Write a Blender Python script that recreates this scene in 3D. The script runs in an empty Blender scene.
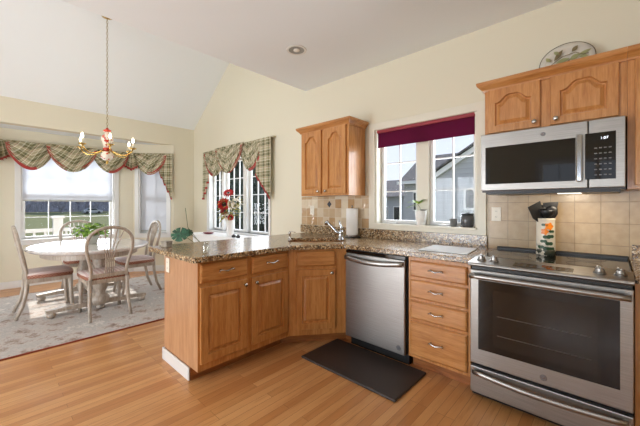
import bpy, bmesh, math, random
from mathutils import Vector, Matrix, geometry
random.seed(7)
PI = math.pi
SC = bpy.context.scene
COL = SC.collection

# ------------------------------------------------------------------ camera, world, light, exposure
cd = bpy.data.cameras.new('camera'); cam = bpy.data.objects.new('camera', cd); COL.objects.link(cam)
cd.sensor_width = 36; cd.lens = 36 * 312 / 640; cd.shift_y = -8 / 640; cd.clip_start = 0.05; cd.clip_end = 300
cam.location = (0, 0, 1.28); cam.rotation_euler = (PI / 2, 0, math.atan(292 / 312))
SC.camera = cam
SC.view_settings.view_transform = 'Standard'; SC.view_settings.look = 'None'
SC.view_settings.gamma = 1; SC.view_settings.use_curve_mapping = False
SC.view_settings.exposure = 0.24
SC.cycles.use_denoising = True
SC.cycles.max_bounces = 10; SC.cycles.diffuse_bounces = 6; SC.cycles.transparent_max_bounces = 16
SC.cycles.caustics_reflective = False; SC.cycles.caustics_refractive = False
SC.cycles.sample_clamp_indirect = 6

wd = bpy.data.worlds.new('sky'); SC.world = wd; wd.use_nodes = True
wn = wd.node_tree.nodes; bg = wn['Background']
tc = wn.new('ShaderNodeTexCoord'); sx = wn.new('ShaderNodeSeparateXYZ'); rp = wn.new('ShaderNodeValToRGB')
wd.node_tree.links.new(tc.outputs['Generated'], sx.inputs[0]); wd.node_tree.links.new(sx.outputs['Z'], rp.inputs[0])
rp.color_ramp.elements[0].color = (0.82, 0.88, 0.98, 1); rp.color_ramp.elements[1].color = (0.36, 0.54, 0.92, 1)
wd.node_tree.links.new(rp.outputs[0], bg.inputs['Color']); bg.inputs['Strength'].default_value = 1.0

def lamp(name, kind, loc, energy, color=(1, 1, 1), direction=None, size=None, size_y=None):
    l = bpy.data.lights.new(name, kind); l.energy = energy; l.color = color
    if size:
        if kind == 'AREA':
            l.shape = 'RECTANGLE'; l.size = size; l.size_y = size_y or size
        elif kind == 'SUN': l.angle = size
        else: l.shadow_soft_size = size
    o = bpy.data.objects.new(name, l); COL.objects.link(o); o.location = loc
    if direction: o.rotation_euler = Vector(direction).to_track_quat('-Z', 'Y').to_euler()
    return o
lamp('sun', 'SUN', (-12, 1, 10), 5.0, (1, 0.95, 0.86), (1, -0.04, -0.65), 0.01)
# daylight at the windows in view; rear fill lamps added, tilted up to brighten ceiling
DAY = (0.88, 0.94, 1.0)
lamp('daylight_fill_rear_doors', 'AREA', (-3.3, -3.60, 1.0), 240, DAY, (0.1, 1, .35), 2.6, 2.4)
lamp('daylight_fill_rear_window', 'AREA', (-0.2, -3.60, 1.1), 85, DAY, (0, 1, .7), 2.2, 1.6)
lamp('daylight_bay', 'AREA', (-7.6, 1.0, 1.7), 260, DAY, (1, 0, -.1), 3.0, 2.4)
lamp('daylight_side_window', 'AREA', (-4.7, 3.45, 1.6), 45, DAY, (0, -1, -.1), 2.2, 1.6)
lamp('daylight_sink_window', 'AREA', (-1.37, 3.45, 1.7), 50, DAY, (0, -1, -.15), 1.4, 1.3)

# ------------------------------------------------------------------ materials
def L(r, g, b):
    f = lambda c: (c / 255 / 12.92) if c / 255 <= 0.04045 else ((c / 255 + 0.055) / 1.055) ** 2.4
    return (f(r), f(g), f(b), 1)

def mat(name, col, rough=0.5, metal=0.0, emit=None, es=0.0, spec=0.5, coat=0.0):
    m = bpy.data.materials.new(name); m.use_nodes = True
    p = m.node_tree.nodes['Principled BSDF']
    p.inputs['Base Color'].default_value = col; p.inputs['Roughness'].default_value = rough
    p.inputs['Metallic'].default_value = metal; p.inputs['Specular IOR Level'].default_value = spec
    p.inputs['Coat Weight'].default_value = coat; p.inputs['Coat Roughness'].default_value = 0.08
    if emit: p.inputs['Emission Color'].default_value = emit; p.inputs['Emission Strength'].default_value = es
    return m

class NT:
    def __init__(s, m): s.t = m.node_tree; s.p = s.t.nodes['Principled BSDF']
    def n(s, kind, **kw):
        nd = s.t.nodes.new(kind)
        for k, v in kw.items():
            if k in nd.inputs: nd.inputs[k].default_value = v
            else: setattr(nd, k, v)
        return nd
    def l(s, a, b): s.t.links.new(a, b)
    def coords(s, scale=(1, 1, 1), kind='Object', rot=(0, 0, 0)):
        c = s.n('ShaderNodeTexCoord'); m = s.n('ShaderNodeMapping'); m.inputs['Scale'].default_value = scale
        m.inputs['Rotation'].default_value = rot
        s.l(c.outputs[kind], m.inputs[0]); return m.outputs[0]
    def ramp(s, fac, stops, interp='LINEAR'):
        r = s.n('ShaderNodeValToRGB'); r.color_ramp.interpolation = interp
        e = r.color_ramp.elements
        while len(e) < len(stops): e.new(0.5)
        for i, (p, c) in enumerate(stops): e[i].position = p; e[i].color = c
        s.l(fac, r.inputs[0]); return r.outputs[0]
    def math(s, op, a, b=None):
        m = s.n('ShaderNodeMath', operation=op)
        for i, v in enumerate((a, b)):
            if v is None: continue
            if isinstance(v, (int, float)): m.inputs[i].default_value = v
            else: s.l(v, m.inputs[i])
        return m.outputs[0]
    def mix(s, fac, a, b, mode='MIX'):
        m = s.n('ShaderNodeMixRGB', blend_type=mode)
        for i, v in enumerate((fac, a, b)):
            if isinstance(v, (int, float, tuple)): m.inputs[i].default_value = v
            else: s.l(v, m.inputs[i])
        return m.outputs[0]
    def noise(s, vec, scale, detail=3, rough=0.5):
        n = s.n('ShaderNodeTexNoise'); n.inputs['Scale'].default_value = scale; n.inputs['Detail'].default_value = detail
        n.inputs['Roughness'].default_value = rough; s.l(vec, n.inputs['Vector']); return n.outputs['Fac']
    def bump(s, h, strength=0.2, dist=0.01):
        b = s.n('ShaderNodeBump'); b.inputs['Strength'].default_value = strength; b.inputs['Distance'].default_value = dist
        s.l(h, b.inputs['Height']); s.l(b.outputs[0], s.p.inputs['Normal'])
    def color(s, c): s.l(c, s.p.inputs['Base Color'])

def wood(name, c0, c1, c2, scale, rough=0.35, coat=0.3):
    m = mat(name, c1, rough, coat=coat); t = NT(m)
    v = t.coords(scale)
    n1 = t.noise(v, 6, 4, 0.6); n2 = t.noise(v, 26, 2, 0.5)
    f = t.math('ADD', t.math('MULTIPLY', n1, 0.7), t.math('MULTIPLY', n2, 0.3))
    t.color(t.ramp(f, [(0.36, c0), (0.5, c1), (0.64, c2)]))
    return m
OAK = (L(168, 108, 54), L(187, 128, 70), L(200, 144, 86))
oak_v = wood('honey_oak_vertical', *OAK, (6, 6, 0.6))
oak_h = wood('honey_oak_horizontal', *OAK, (0.6, 6, 6))
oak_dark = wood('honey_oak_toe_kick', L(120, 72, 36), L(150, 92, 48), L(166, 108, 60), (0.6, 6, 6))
oak_grazed = wood('oak_grazing_light', L(172, 126, 88), L(186, 140, 102), L(196, 152, 114), (5, 5, 0.5), 0.3, 0.3)  # grazing light on the end panel, painted in as paler oak

paint = mat('cream_wall_paint', L(222, 216, 196), 0.7, spec=0.3)
t = NT(paint); t.bump(t.noise(t.coords(), 220, 2), 0.05, 0.002)
white_ceil = mat('white_ceiling_paint', L(236, 241, 244), 0.85, spec=0.2)
trim_white = mat('white_trim_paint', L(222, 222, 220), 0.4)
casing_cream = mat('ivory_casing_paint', L(224, 219, 203), 0.45)
white_plain = mat('white_laminate', L(236, 234, 232), 0.35)

# oak strip floor, boards running along +Y
floor_m = mat('oak_strip_floor', L(190, 130, 80), 0.32, coat=0.15); t = NT(floor_m)
v = t.coords((1, 1, 1), 'Object', (0, 0, PI / 2))
br = t.n('ShaderNodeTexBrick'); br.offset = 0.37; br.offset_frequency = 3
t.l(v, br.inputs['Vector'])
for k, q in (('Scale', 1.0), ('Brick Width', 0.95), ('Row Height', 0.057), ('Mortar Size', 0.0012), ('Mortar Smooth', 0.1), ('Bias', 0.0)): br.inputs[k].default_value = q
br.inputs['Color1'].default_value = (0, 0, 0, 1); br.inputs['Color2'].default_value = (1, 1, 1, 1); br.inputs['Mortar'].default_value = (0.5, 0.5, 0.5, 1)
base = t.ramp(br.outputs['Color'], [(0.0, L(188, 128, 76)), (0.45, L(204, 147, 92)), (1.0, L(216, 164, 110))])
cmb = t.n('ShaderNodeVectorMath', operation='ADD'); t.l(v, cmb.inputs[0])
sh = t.n('ShaderNodeVectorMath', operation='SCALE'); t.l(br.outputs['Color'], sh.inputs[0]); sh.inputs['Scale'].default_value = 7.0; t.l(sh.outputs[0], cmb.inputs[1])
mp = t.n('ShaderNodeMapping'); mp.inputs['Scale'].default_value = (0.9, 9, 9); t.l(cmb.outputs[0], mp.inputs[0])
mp.inputs['Scale'].default_value = (1.0, 13, 13)
n_a = t.noise(mp.outputs[0], 2.2, 5, 0.62); n_b = t.noise(mp.outputs[0], 9, 3, 0.6)
gr = t.ramp(t.math('ADD', t.math('MULTIPLY', n_a, 0.7), t.math('MULTIPLY', n_b, 0.3)), [(0.34, (0.74, 0.64, 0.52, 1)), (0.48, (0.95, 0.93, 0.90, 1)), (0.66, (1.05, 1.04, 1.02, 1))])
c = t.mix(0.75, base, gr, 'MULTIPLY')
c = t.mix(br.outputs['Fac'], c, L(150, 98, 56))
t.color(c)

# speckled granite
granite = mat('speckled_granite', L(150, 130, 105), 0.2, spec=0.7); t = NT(granite)
v = t.coords()
vo = t.n('ShaderNodeTexVoronoi'); vo.inputs['Scale'].default_value = 115; t.l(v, vo.inputs['Vector'])
sp = t.n('ShaderNodeSeparateXYZ'); t.l(vo.outputs['Color'], sp.inputs[0])
c1 = t.ramp(sp.outputs[0], [(0.0, L(44, 36, 30)), (0.18, L(112, 86, 58)), (0.36, L(168, 132, 90)), (0.6, L(200, 172, 130)), (0.86, L(222, 206, 176))], 'CONSTANT')
n = t.noise(v, 30, 4, 0.65)
c1 = t.mix(t.ramp(n, [(0.5, (0, 0, 0, 1)), (0.62, (1, 1, 1, 1))]), c1, L(110, 82, 56))
n = t.noise(v, 160, 2, 0.5)
c1 = t.mix(t.ramp(n, [(0.58, (0, 0, 0, 1)), (0.62, (1, 1, 1, 1))]), c1, L(34, 30, 30))
t.color(c1)

# stove-wall tiles: square grid in X / Z (object coordinates of the trim are world coordinates)
def tile_mat(name, w, h, c0, c1, x0=0.0, z0=0.0, grout=L(150, 132, 106), rough=0.25, wav=0.15, mixf=0.35):
    m = mat(name, c0, rough); t = NT(m)
    cc = t.n('ShaderNodeTexCoord'); s_ = t.n('ShaderNodeSeparateXYZ'); t.l(cc.outputs['Object'], s_.inputs[0])
    cb = t.n('ShaderNodeCombineXYZ')
    t.l(t.math('SUBTRACT', s_.outputs[0], x0), cb.inputs[0]); t.l(t.math('SUBTRACT', s_.outputs[2], z0), cb.inputs[1])
    b = t.n('ShaderNodeTexBrick'); b.offset = 0.0
    for k, q in (('Scale', 1.0), ('Brick Width', w), ('Row Height', h), ('Mortar Size', 0.0022), ('Mortar Smooth', 0.3), ('Bias', 0.0)): b.inputs[k].default_value = q
    b.inputs['Color1'].default_value = c0; b.inputs['Color2'].default_value = c1; b.inputs['Mortar'].default_value = grout
    t.l(cb.outputs[0], b.inputs['Vector'])
    n_ = t.noise(cc.outputs['Object'], 18, 3)
    t.color(t.mix(mixf, b.outputs['Color'], t.ramp(n_, [(0.35, L(170, 144, 110)), (0.65, L(198, 176, 142))]), 'MIX'))
    h1 = t.math('SUBTRACT', t.math('MULTIPLY', t.noise(cc.outputs['Object'], 14, 1), wav), b.outputs['Fac'])
    t.bump(h1, 0.5, 0.004)
    return m
tile_big = tile_mat('tan_square_tiles', 0.14, 0.148, L(170, 144, 108), L(186, 160, 124), -0.756, 1.005, L(128, 108, 84))
tile_small = tile_mat('glazed_beige_tiles', 0.098, 0.110, L(178, 140, 96), L(230, 220, 198), -3.04, 1.02, L(222, 212, 192), 0.05, 9.0, 0.12)

steel = mat('brushed_stainless', L(186, 184, 182), 0.36, 1.0); t = NT(steel)
v = t.coords((1, 1, 120)); t.color(t.ramp(t.noise(v, 5, 2), [(0.3, L(142, 139, 135)), (0.7, L(166, 162, 158))]))
steel_dark = mat('dark_stainless_hood', L(60, 58, 58), 0.35, 0.8)
chrome = mat('polished_chrome', L(176, 178, 182), 0.12, 1.0)
nickel = mat('satin_nickel', L(188, 184, 178), 0.25, 1.0)
black_glass = mat('black_glass', L(12, 12, 13), 0.04, spec=0.6)
oven_glass = mat('smoked_oven_glass', L(20, 18, 17), 0.05, spec=0.5)
black_plastic = mat('black_plastic', L(20, 20, 21), 0.35)
grey_print = mat('grey_panel_print', L(120, 120, 122), 0.5)
lcd = mat('white_clock_digits', L(235, 240, 255), 0.5, emit=(0.85, 0.92, 1, 1), es=1.6)
brass = mat('polished_brass', L(206, 172, 100), 0.2, 1.0)
brass_dull = mat('aged_brass_chain', L(150, 132, 92), 0.4, 0.8)
bulb_lit = mat('glowing_bulb', L(255, 244, 220), 0.3, emit=(1, 0.86, 0.62, 1), es=14)
bulb_off = mat('frosted_bulb', L(236, 232, 224), 0.2)
candle = mat('cream_candle_sleeve', L(240, 230, 206), 0.5)
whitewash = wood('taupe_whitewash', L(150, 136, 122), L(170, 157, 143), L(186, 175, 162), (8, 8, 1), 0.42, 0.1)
whitewash_top = wood('whitewash_top_glare', L(206, 200, 196), L(218, 213, 210), L(226, 222, 220), (1, 6, 6), 0.16, 0.3)  # table top whiter than the base, white glare painted into it
mat_rubber = mat('dark_brown_rubber', L(52, 42, 38), 0.5)
seat_fab = mat('glare_paled_stripe_fabric', L(204, 184, 178), 0.75); t = NT(seat_fab)  # striped seat top with window glare painted in as a paler tone
v = t.coords(); s_ = t.n('ShaderNodeSeparateXYZ'); t.l(v, s_.inputs[0])
f = t.math('FRACT', t.math('MULTIPLY', s_.outputs[0], 22)); t.color(t.ramp(f, [(0.0, L(214, 198, 192)), (0.5, L(196, 168, 162))], 'CONSTANT'))
band_fab = mat('russet_check_fabric', L(140, 84, 66), 0.8); t = NT(band_fab)
ck = t.n('ShaderNodeTexChecker', Scale=70.0); t.l(t.coords(), ck.inputs['Vector'])
ck.inputs['Color1'].default_value = L(118, 62, 50); ck.inputs['Color2'].default_value = L(172, 124, 98); t.color(ck.outputs['Color'])
rug_m = mat('faded_grey_rug_pile', L(190, 180, 172), 0.95, spec=0.1); t = NT(rug_m)
v = t.coords()
n1 = t.noise(v, 11, 5, 0.75); n2 = t.noise(v, 34, 4, 0.7)
vo = t.n('ShaderNodeTexVoronoi'); vo.inputs['Scale'].default_value = 5.5; t.l(v, vo.inputs['Vector'])
f = t.math('ADD', t.math('MULTIPLY', n1, 0.45), t.math('ADD', t.math('MULTIPLY', n2, 0.40), t.math('MULTIPLY', vo.outputs['Distance'], 0.25)))
t.color(t.ramp(f, [(0.38, L(132, 114, 104)), (0.46, L(168, 152, 142)), (0.54, L(198, 190, 184)), (0.62, L(176, 172, 168)), (0.70, L(214, 206, 198))]))
t.bump(n2, 0.4, 0.004)
rug_edge = mat('rust_rug_binding', L(140, 62, 42), 0.9)
red_trim = mat('brick_red_braid', L(164, 54, 50), 0.75)
shade_white = bpy.data.materials.new('white_translucent_shade'); shade_white.use_nodes = True
t = shade_white.node_tree; t.nodes.clear()
o_ = t.nodes.new('ShaderNodeOutputMaterial'); mx = t.nodes.new('ShaderNodeMixShader'); mx.inputs[0].default_value = 0.5
df = t.nodes.new('ShaderNodeBsdfDiffuse'); df.inputs[0].default_value = L(228, 229, 232)
tl = t.nodes.new('ShaderNodeBsdfTranslucent'); tl.inputs[0].default_value = L(186, 188, 192)
t.links.new(df.outputs[0], mx.inputs[1]); t.links.new(tl.outputs[0], mx.inputs[2]); t.links.new(mx.outputs[0], o_.inputs[0])
shade_red = bpy.data.materials.new('burgundy_shade_cloth'); shade_red.use_nodes = True
t = shade_red.node_tree; t.nodes.clear()
o_ = t.nodes.new('ShaderNodeOutputMaterial'); mx = t.nodes.new('ShaderNodeMixShader'); mx.inputs[0].default_value = 0.3
df = t.nodes.new('ShaderNodeBsdfDiffuse'); df.inputs[0].default_value = L(104, 34, 62)
tl = t.nodes.new('ShaderNodeBsdfTranslucent'); tl.inputs[0].default_value = L(126, 50, 96)
t.links.new(df.outputs[0], mx.inputs[1]); t.links.new(tl.outputs[0], mx.inputs[2]); t.links.new(mx.outputs[0], o_.inputs[0])
shade_rail = mat('burgundy_head_rail', L(150, 48, 58), 0.6)
hem_grey = mat('grey_hem_bar', L(176, 178, 170), 0.5)

glass = bpy.data.materials.new('window_glass'); glass.use_nodes = True
t = glass.node_tree; t.nodes.clear()
o_ = t.nodes.new('ShaderNodeOutputMaterial'); mx = t.nodes.new('ShaderNodeMixShader'); mx.inputs[0].default_value = 0.015
tr = t.nodes.new('ShaderNodeBsdfTransparent'); gl = t.nodes.new('ShaderNodeBsdfGlossy'); gl.inputs['Roughness'].default_value = 0.02
t.links.new(tr.outputs[0], mx.inputs[1]); t.links.new(gl.outputs[0], mx.inputs[2]); t.links.new(mx.outputs[0], o_.inputs[0])
clear = bpy.data.materials.new('clear_glassware'); clear.use_nodes = True
t = clear.node_tree; t.nodes.clear()
o_ = t.nodes.new('ShaderNodeOutputMaterial'); mx = t.nodes.new('ShaderNodeMixShader'); mx.inputs[0].default_value = 0.22
tr = t.nodes.new('ShaderNodeBsdfTransparent'); tr.inputs[0].default_value = (0.86, 0.88, 0.86, 1); gl = t.nodes.new('ShaderNodeBsdfGlossy'); gl.inputs['Roughness'].default_value = 0.05
t.links.new(tr.outputs[0], mx.inputs[1]); t.links.new(gl.outputs[0], mx.inputs[2]); t.links.new(mx.outputs[0], o_.inputs[0])

def plaid_mat(name, nu, nv):
    m = mat(name, L(190, 180, 150), 0.8, spec=0.2); t = NT(m)
    cc = t.n('ShaderNodeTexCoord'); s_ = t.n('ShaderNodeSeparateXYZ'); t.l(cc.outputs['UV'], s_.inputs[0])
    G, D, W, R = L(122, 118, 84), L(78, 78, 56), L(232, 226, 208), L(150, 96, 76)
    B = L(182, 174, 144)
    st = [(0.0, B), (0.14, W), (0.20, G), (0.42, W), (0.46, G), (0.60, D), (0.70, B), (0.82, R), (0.86, W), (0.92, B)]
    a = t.ramp(t.math('FRACT', t.math('MULTIPLY', s_.outputs[0], nu)), st, 'CONSTANT')
    b = t.ramp(t.math('FRACT', t.math('MULTIPLY', s_.outputs[1], nv)), st, 'CONSTANT')
    t.color(t.mix(0.5, a, b)); return m
plaid = plaid_mat('olive_cream_plaid', 8, 8)

def leaf_mat(name, a, b):
    m = mat(name, a, 0.5); t = NT(m); t.color(t.ramp(t.noise(t.coords(), 30, 2), [(0.35, a), (0.65, b)])); return m
leaf_light = leaf_mat('light_green_leaf', L(96, 142, 44), L(168, 204, 92))
leaf_deep = leaf_mat('deep_green_leaf', L(14, 54, 36), L(58, 112, 82))
leaf_olive = leaf_mat('olive_yellow_leaf', L(120, 124, 52), L(196, 184, 96))
leaf_grey = leaf_mat('silver_grey_leaf', L(138, 134, 130), L(182, 178, 172))
petal_red = mat('red_petal', L(196, 38, 40), 0.6)
petal_deep = mat('crimson_petal', L(150, 28, 44), 0.6)
petal_cream = mat('cream_petal', L(236, 226, 208), 0.6)
flower_dark = mat('dark_flower_disc', L(54, 26, 22), 0.8)
stem_m = mat('green_stem', L(96, 104, 62), 0.6)
white_ceramic = mat('white_ceramic', L(238, 237, 234), 0.2)
grey_ceramic = mat('grey_ceramic', L(112, 114, 112), 0.4)
slate_glass = mat('charcoal_jar_glaze', L(84, 84, 86), 0.15)
soil = mat('potting_soil', L(60, 46, 36), 0.95)
paper = mat('white_paper_towel', L(236, 235, 232), 0.9); t = NT(paper); t.bump(t.noise(t.coords(), 120, 2), 0.3, 0.002)

# ------------------------------------------------------------------ mesh helpers
class MB:
    def __init__(s): s.v = []; s.f = []; s.uv = None
    def add(s, vs, fs, M=None):
        o = len(s.v); s.v += [tuple(M @ Vector(p)) if M else tuple(p) for p in vs]; s.f += [tuple(i + o for i in f) for f in fs]; return s
    def box(s, x0, x1, y0, y1, z0, z1, M=None):
        return s.add([(x0, y0, z0), (x1, y0, z0), (x1, y1, z0), (x0, y1, z0), (x0, y0, z1), (x1, y0, z1), (x1, y1, z1), (x0, y1, z1)],
                     [(0, 3, 2, 1), (4, 5, 6, 7), (0, 1, 5, 4), (1, 2, 6, 5), (2, 3, 7, 6), (3, 0, 4, 7)], M)
    def lathe(s, prof, n=24, M=None, sx=1, sy=1, close=True):
        vs = []; fs = []
        for r, z in prof:
            for i in range(n): a = 2 * PI * i / n; vs.append((r * math.cos(a) * sx, r * math.sin(a) * sy, z))
        for k in range(len(prof) - 1):
            for i in range(n): j = (i + 1) % n; fs.append((k * n + i, k * n + j, (k + 1) * n + j, (k + 1) * n + i))
        if close: fs.append(tuple(range(n))[::-1]); fs.append(tuple(range((len(prof) - 1) * n, len(prof) * n)))
        return s.add(vs, fs, M)
    def tube(s, pts, r, n=10, ry=None, up=None, M=None):
        pts = [Vector(p) for p in pts]; vs = []; fs = []; N = len(pts)
        rs = r if isinstance(r, (list, tuple)) else [r] * N
        prev = None
        for k, p in enumerate(pts):
            tg = (pts[min(k + 1, N - 1)] - pts[max(k - 1, 0)]).normalized()
            if prev is None:
                u = Vector(up) if up else (Vector((0, 0, 1)) if abs(tg.z) < 0.9 else Vector((1, 0, 0)))
            else: u = Vector(up) if up else prev
            a = (u - tg * u.dot(tg)).normalized(); b = tg.cross(a); prev = a
            for i in range(n):
                th = 2 * PI * i / n; q = (ry / rs[0] if ry else 1)
                vs.append(p + a * math.cos(th) * rs[k] * q + b * math.sin(th) * rs[k])
        for k in range(N - 1):
            for i in range(n): j = (i + 1) % n; fs.append((k * n + i, k * n + j, (k + 1) * n + j, (k + 1) * n + i))
        fs.append(tuple(range(n))[::-1]); fs.append(tuple(range((N - 1) * n, N * n)))
        return s.add(vs, fs, M)
    def prism(s, outline, z0, z1, holes=(), M=None):
        loops = [[Vector((p[0], p[1], 0)) for p in outline]] + [[Vector((p[0], p[1], 0)) for p in h] for h in holes]
        tris = geometry.tessellate_polygon(loops)
        flat = [p for lp in loops for p in lp]; n = len(flat)
        vs = [(p.x, p.y, z0) for p in flat] + [(p.x, p.y, z1) for p in flat]
        fs = []
        for tri in tris: fs.append(tuple(tri)); fs.append(tuple(i + n for i in tri)[::-1])
        o = 0
        for lp in loops:
            m = len(lp)
            for i in range(m): j = (i + 1) % m; fs.append((o + i, o + j, o + j + n, o + i + n))
            o += m
        return s.add(vs, fs, M)
    def plate(s, x0, x1, y0, y1, z0, z1, holes, M=None, top=()):
        """rectangle with rectangular holes (a, b, c, d), thickness z0..z1; top = extra outline points above y1, from right to left"""
        xs = sorted({x0, x1} | {v for h in holes for v in h[:2]}); ys = sorted({y0, y1} | {v for h in holes for v in h[2:]})
        inside = lambda i, j: 0 <= i < len(xs) - 1 and 0 <= j < len(ys) - 1 and not any(h[0] < (xs[i] + xs[i + 1]) / 2 < h[1] and h[2] < (ys[j] + ys[j + 1]) / 2 < h[3] for h in holes)
        idx = {}; vs = []; fs = []
        def V(i, j, k):
            if (i, j, k) not in idx: idx[(i, j, k)] = len(vs); vs.append((xs[i], ys[j], (z0, z1)[k]))
            return idx[(i, j, k)]
        for i in range(len(xs) - 1):
            for j in range(len(ys) - 1):
                if not inside(i, j): continue
                for k in (0, 1): fs.append((V(i, j, k), V(i + 1, j, k), V(i + 1, j + 1, k), V(i, j + 1, k)))
                if not inside(i - 1, j): fs.append((V(i, j, 0), V(i, j + 1, 0), V(i, j + 1, 1), V(i, j, 1)))
                if not inside(i + 1, j): fs.append((V(i + 1, j, 0), V(i + 1, j + 1, 0), V(i + 1, j + 1, 1), V(i + 1, j, 1)))
                if not inside(i, j - 1): fs.append((V(i, j, 0), V(i + 1, j, 0), V(i + 1, j, 1), V(i, j, 1)))
                if not inside(i, j + 1) and not (top and j == len(ys) - 2): fs.append((V(i, j + 1, 0), V(i + 1, j + 1, 0), V(i + 1, j + 1, 1), V(i, j + 1, 1)))
        if top:
            J = len(ys) - 1; ring = []
            for k in (0, 1):
                o = len(vs); vs += [(p[0], p[1], (z0, z1)[k]) for p in top]
                r = [V(i, J, k) for i in range(len(xs))] + list(range(o, o + len(top))); fs.append(tuple(r)); ring.append(r)
            n = len(ring[0])
            for q in range(len(xs) - 1, n): w = (q + 1) % n; fs.append((ring[0][q], ring[0][w], ring[1][w], ring[1][q]))
        return s.add(vs, fs, M)
    def loops(s, rings, cap=True, M=None, wrap=True):
        n = len(rings[0]); vs = [p for r in rings for p in r]; fs = []
        for k in range(len(rings) - 1):
            for i in range(n if wrap else n - 1): j = (i + 1) % n; fs.append((k * n + i, k * n + j, (k + 1) * n + j, (k + 1) * n + i))
        if cap: fs.append(tuple(range((len(rings) - 1) * n, len(rings) * n)))
        return s.add(vs, fs, M)
    def build(s, name, m, parent=None, bevel=0, smooth=False, seg=2, loc=None, rot=None, uv=None, angle=0.7):
        me = bpy.data.meshes.new(name); me.from_pydata(s.v, [], s.f); me.update()
        bm = bmesh.new(); bm.from_mesh(me); bmesh.ops.recalc_face_normals(bm, faces=bm.faces); bm.to_mesh(me); bm.free()
        if uv:
            ul = me.uv_layers.new(name='UVMap')
            for lp in me.loops: ul.data[lp.index].uv = uv[lp.vertex_index]
        me.materials.append(m)
        o = bpy.data.objects.new(name, me); COL.objects.link(o)
        if parent: o.parent = parent
        if loc: o.location = loc
        if rot: o.rotation_euler = rot
        if bevel:
            b = o.modifiers.new('bevel', 'BEVEL'); b.width = bevel; b.segments = seg; b.limit_method = 'ANGLE'; b.angle_limit = angle
        if smooth:
            for p in me.polygons: p.use_smooth = True
        return o

def BX(*a): return MB().box(*a)
def tag(o, label, cat, group=None, kind=None):
    o['label'] = label; o['category'] = cat
    if group: o['group'] = group
    if kind: o['kind'] = kind
    return o
def thing(name, loc, rz, label, cat, group=None):
    o = bpy.data.objects.new(name, None); COL.objects.link(o); o.location = loc; o.rotation_euler = (0, 0, rz)
    o.empty_display_size = 0.1
    return tag(o, label, cat, group)
def struct(o): o['kind'] = 'structure'; return o
def kids(o): return [c_ for c_ in bpy.data.objects if c_.parent == o]
def copy_tree(o, parent=None):
    c_ = o.copy(); COL.objects.link(c_)
    if parent: c_.parent = parent
    for ch in kids(o): copy_tree(ch, c_)
    return c_
def text(name, body, size, m, parent, loc, rot, extrude=0.0006, align='CENTER'):
    cu = bpy.data.curves.new(name, 'FONT'); cu.body = body; cu.size = size; cu.extrude = extrude; cu.align_x = align; cu.align_y = 'CENTER'
    tmp = bpy.data.objects.new(name + '_curve', cu); me = bpy.data.meshes.new_from_object(tmp); bpy.data.objects.remove(tmp)
    me.materials.clear(); me.materials.append(m)
    o = bpy.data.objects.new(name, me); COL.objects.link(o); o.parent = parent; o.location = loc; o.rotation_euler = rot
    return o

# ------------------------------------------------------------------ room shell
WALL_Y = 2.90; LEFT_X = -6.25; RIGHT_X = 1.65; FRONT_Y = -3.2; CEIL = 2.79
def frame(O, s, nrm):  # local (x along s, y up, z outwards)
    s = Vector(s).normalized(); nrm = Vector(nrm).normalized()
    M = Matrix.Identity(4)
    for i in range(3): M[i][0] = s[i]; M[i][1] = (0, 0, 1)[i]; M[i][2] = nrm[i]; M[i][3] = O[i]
    return M
def wall(name, O, s, nrm, outline, holes=(), th=0.15, m=paint):
    x0, x1, y0, y1 = outline[:4]
    b = MB().plate(x0, x1, y0, y1, 0, th, holes, frame(O, s, nrm), outline[4] if len(outline) > 4 else ()); return struct(b.build(name, m))
R4 = lambda a, b, c_, d: [(a, c_), (b, c_), (b, d), (a, d)]
Q4 = lambda *a: a

struct(MB().box(-7.2, RIGHT_X + .1, FRONT_Y - .15, WALL_Y + .15, -0.12, 0).build('floor', floor_m))
wall('wall_back', (0, WALL_Y, 0), (1, 0, 0), (0, 1, 0),
     (-6.40, RIGHT_X + .15, 0, 2.92, [(-2.97, 2.92), (-4.83, 3.95)]),
     [Q4(-5.62, -3.76, 0.80, 2.10), Q4(-1.885, -0.85, 1.065, 2.09)])
wall('wall_left', (LEFT_X, 0, 0), (0, 1, 0), (-1, 0, 0),
     (FRONT_Y - .15, WALL_Y, 0, 2.92), [(-.50, 2.50, 0, 2.45)])
wall('wall_right', (RIGHT_X, 0, 0), (0, 1, 0), (1, 0, 0), Q4(FRONT_Y, WALL_Y, 0, 2.92))
wall('wall_front', (0, FRONT_Y, 0), (1, 0, 0), (0, -1, 0),
     (-6.40, RIGHT_X + .15, 0, 2.92, [(-2.97, 2.92), (-4.83, 3.95)]),
     [Q4(-4.4, -2.2, 0.06, 2.20), Q4(-1.15, 0.75, 0.95, 2.2)])
# bay
BX_ = -6.73
wall('wall_bay_centre', (BX_, 0, 0), (0, 1, 0), (-1, 0, 0), Q4(0.07, 1.93, 0, 2.55), [Q4(0.365, 1.615, 0.72, 2.12)])
a1 = Vector((-6.73, 1.93, 0)); b1 = Vector((-6.25, 2.50, 0)); s1 = (b1 - a1).normalized(); n1v = Vector((-s1.y, s1.x, 0)); L1 = (b1 - a1).length
wall('wall_bay_right', a1, s1, n1v, Q4(0, L1, 0, 2.55), [Q4(0.10, 0.62, 0.72, 2.12)])
a2 = Vector((-6.73, 0.07, 0)); b2 = Vector((-6.25, -0.50, 0)); s2 = (b2 - a2).normalized(); n2v = Vector((s2.y, -s2.x, 0))
wall('wall_bay_left', a2, s2, n2v, Q4(0, L1, 0, 2.55), [Q4(0.10, 0.62, 0.72, 2.12)])
struct(MB().prism([(-6.41, -.50), (-6.73, .07), (-6.73, 1.93), (-6.41, 2.50)], 2.45, 2.55).build('ceiling_bay', white_ceil))
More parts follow.
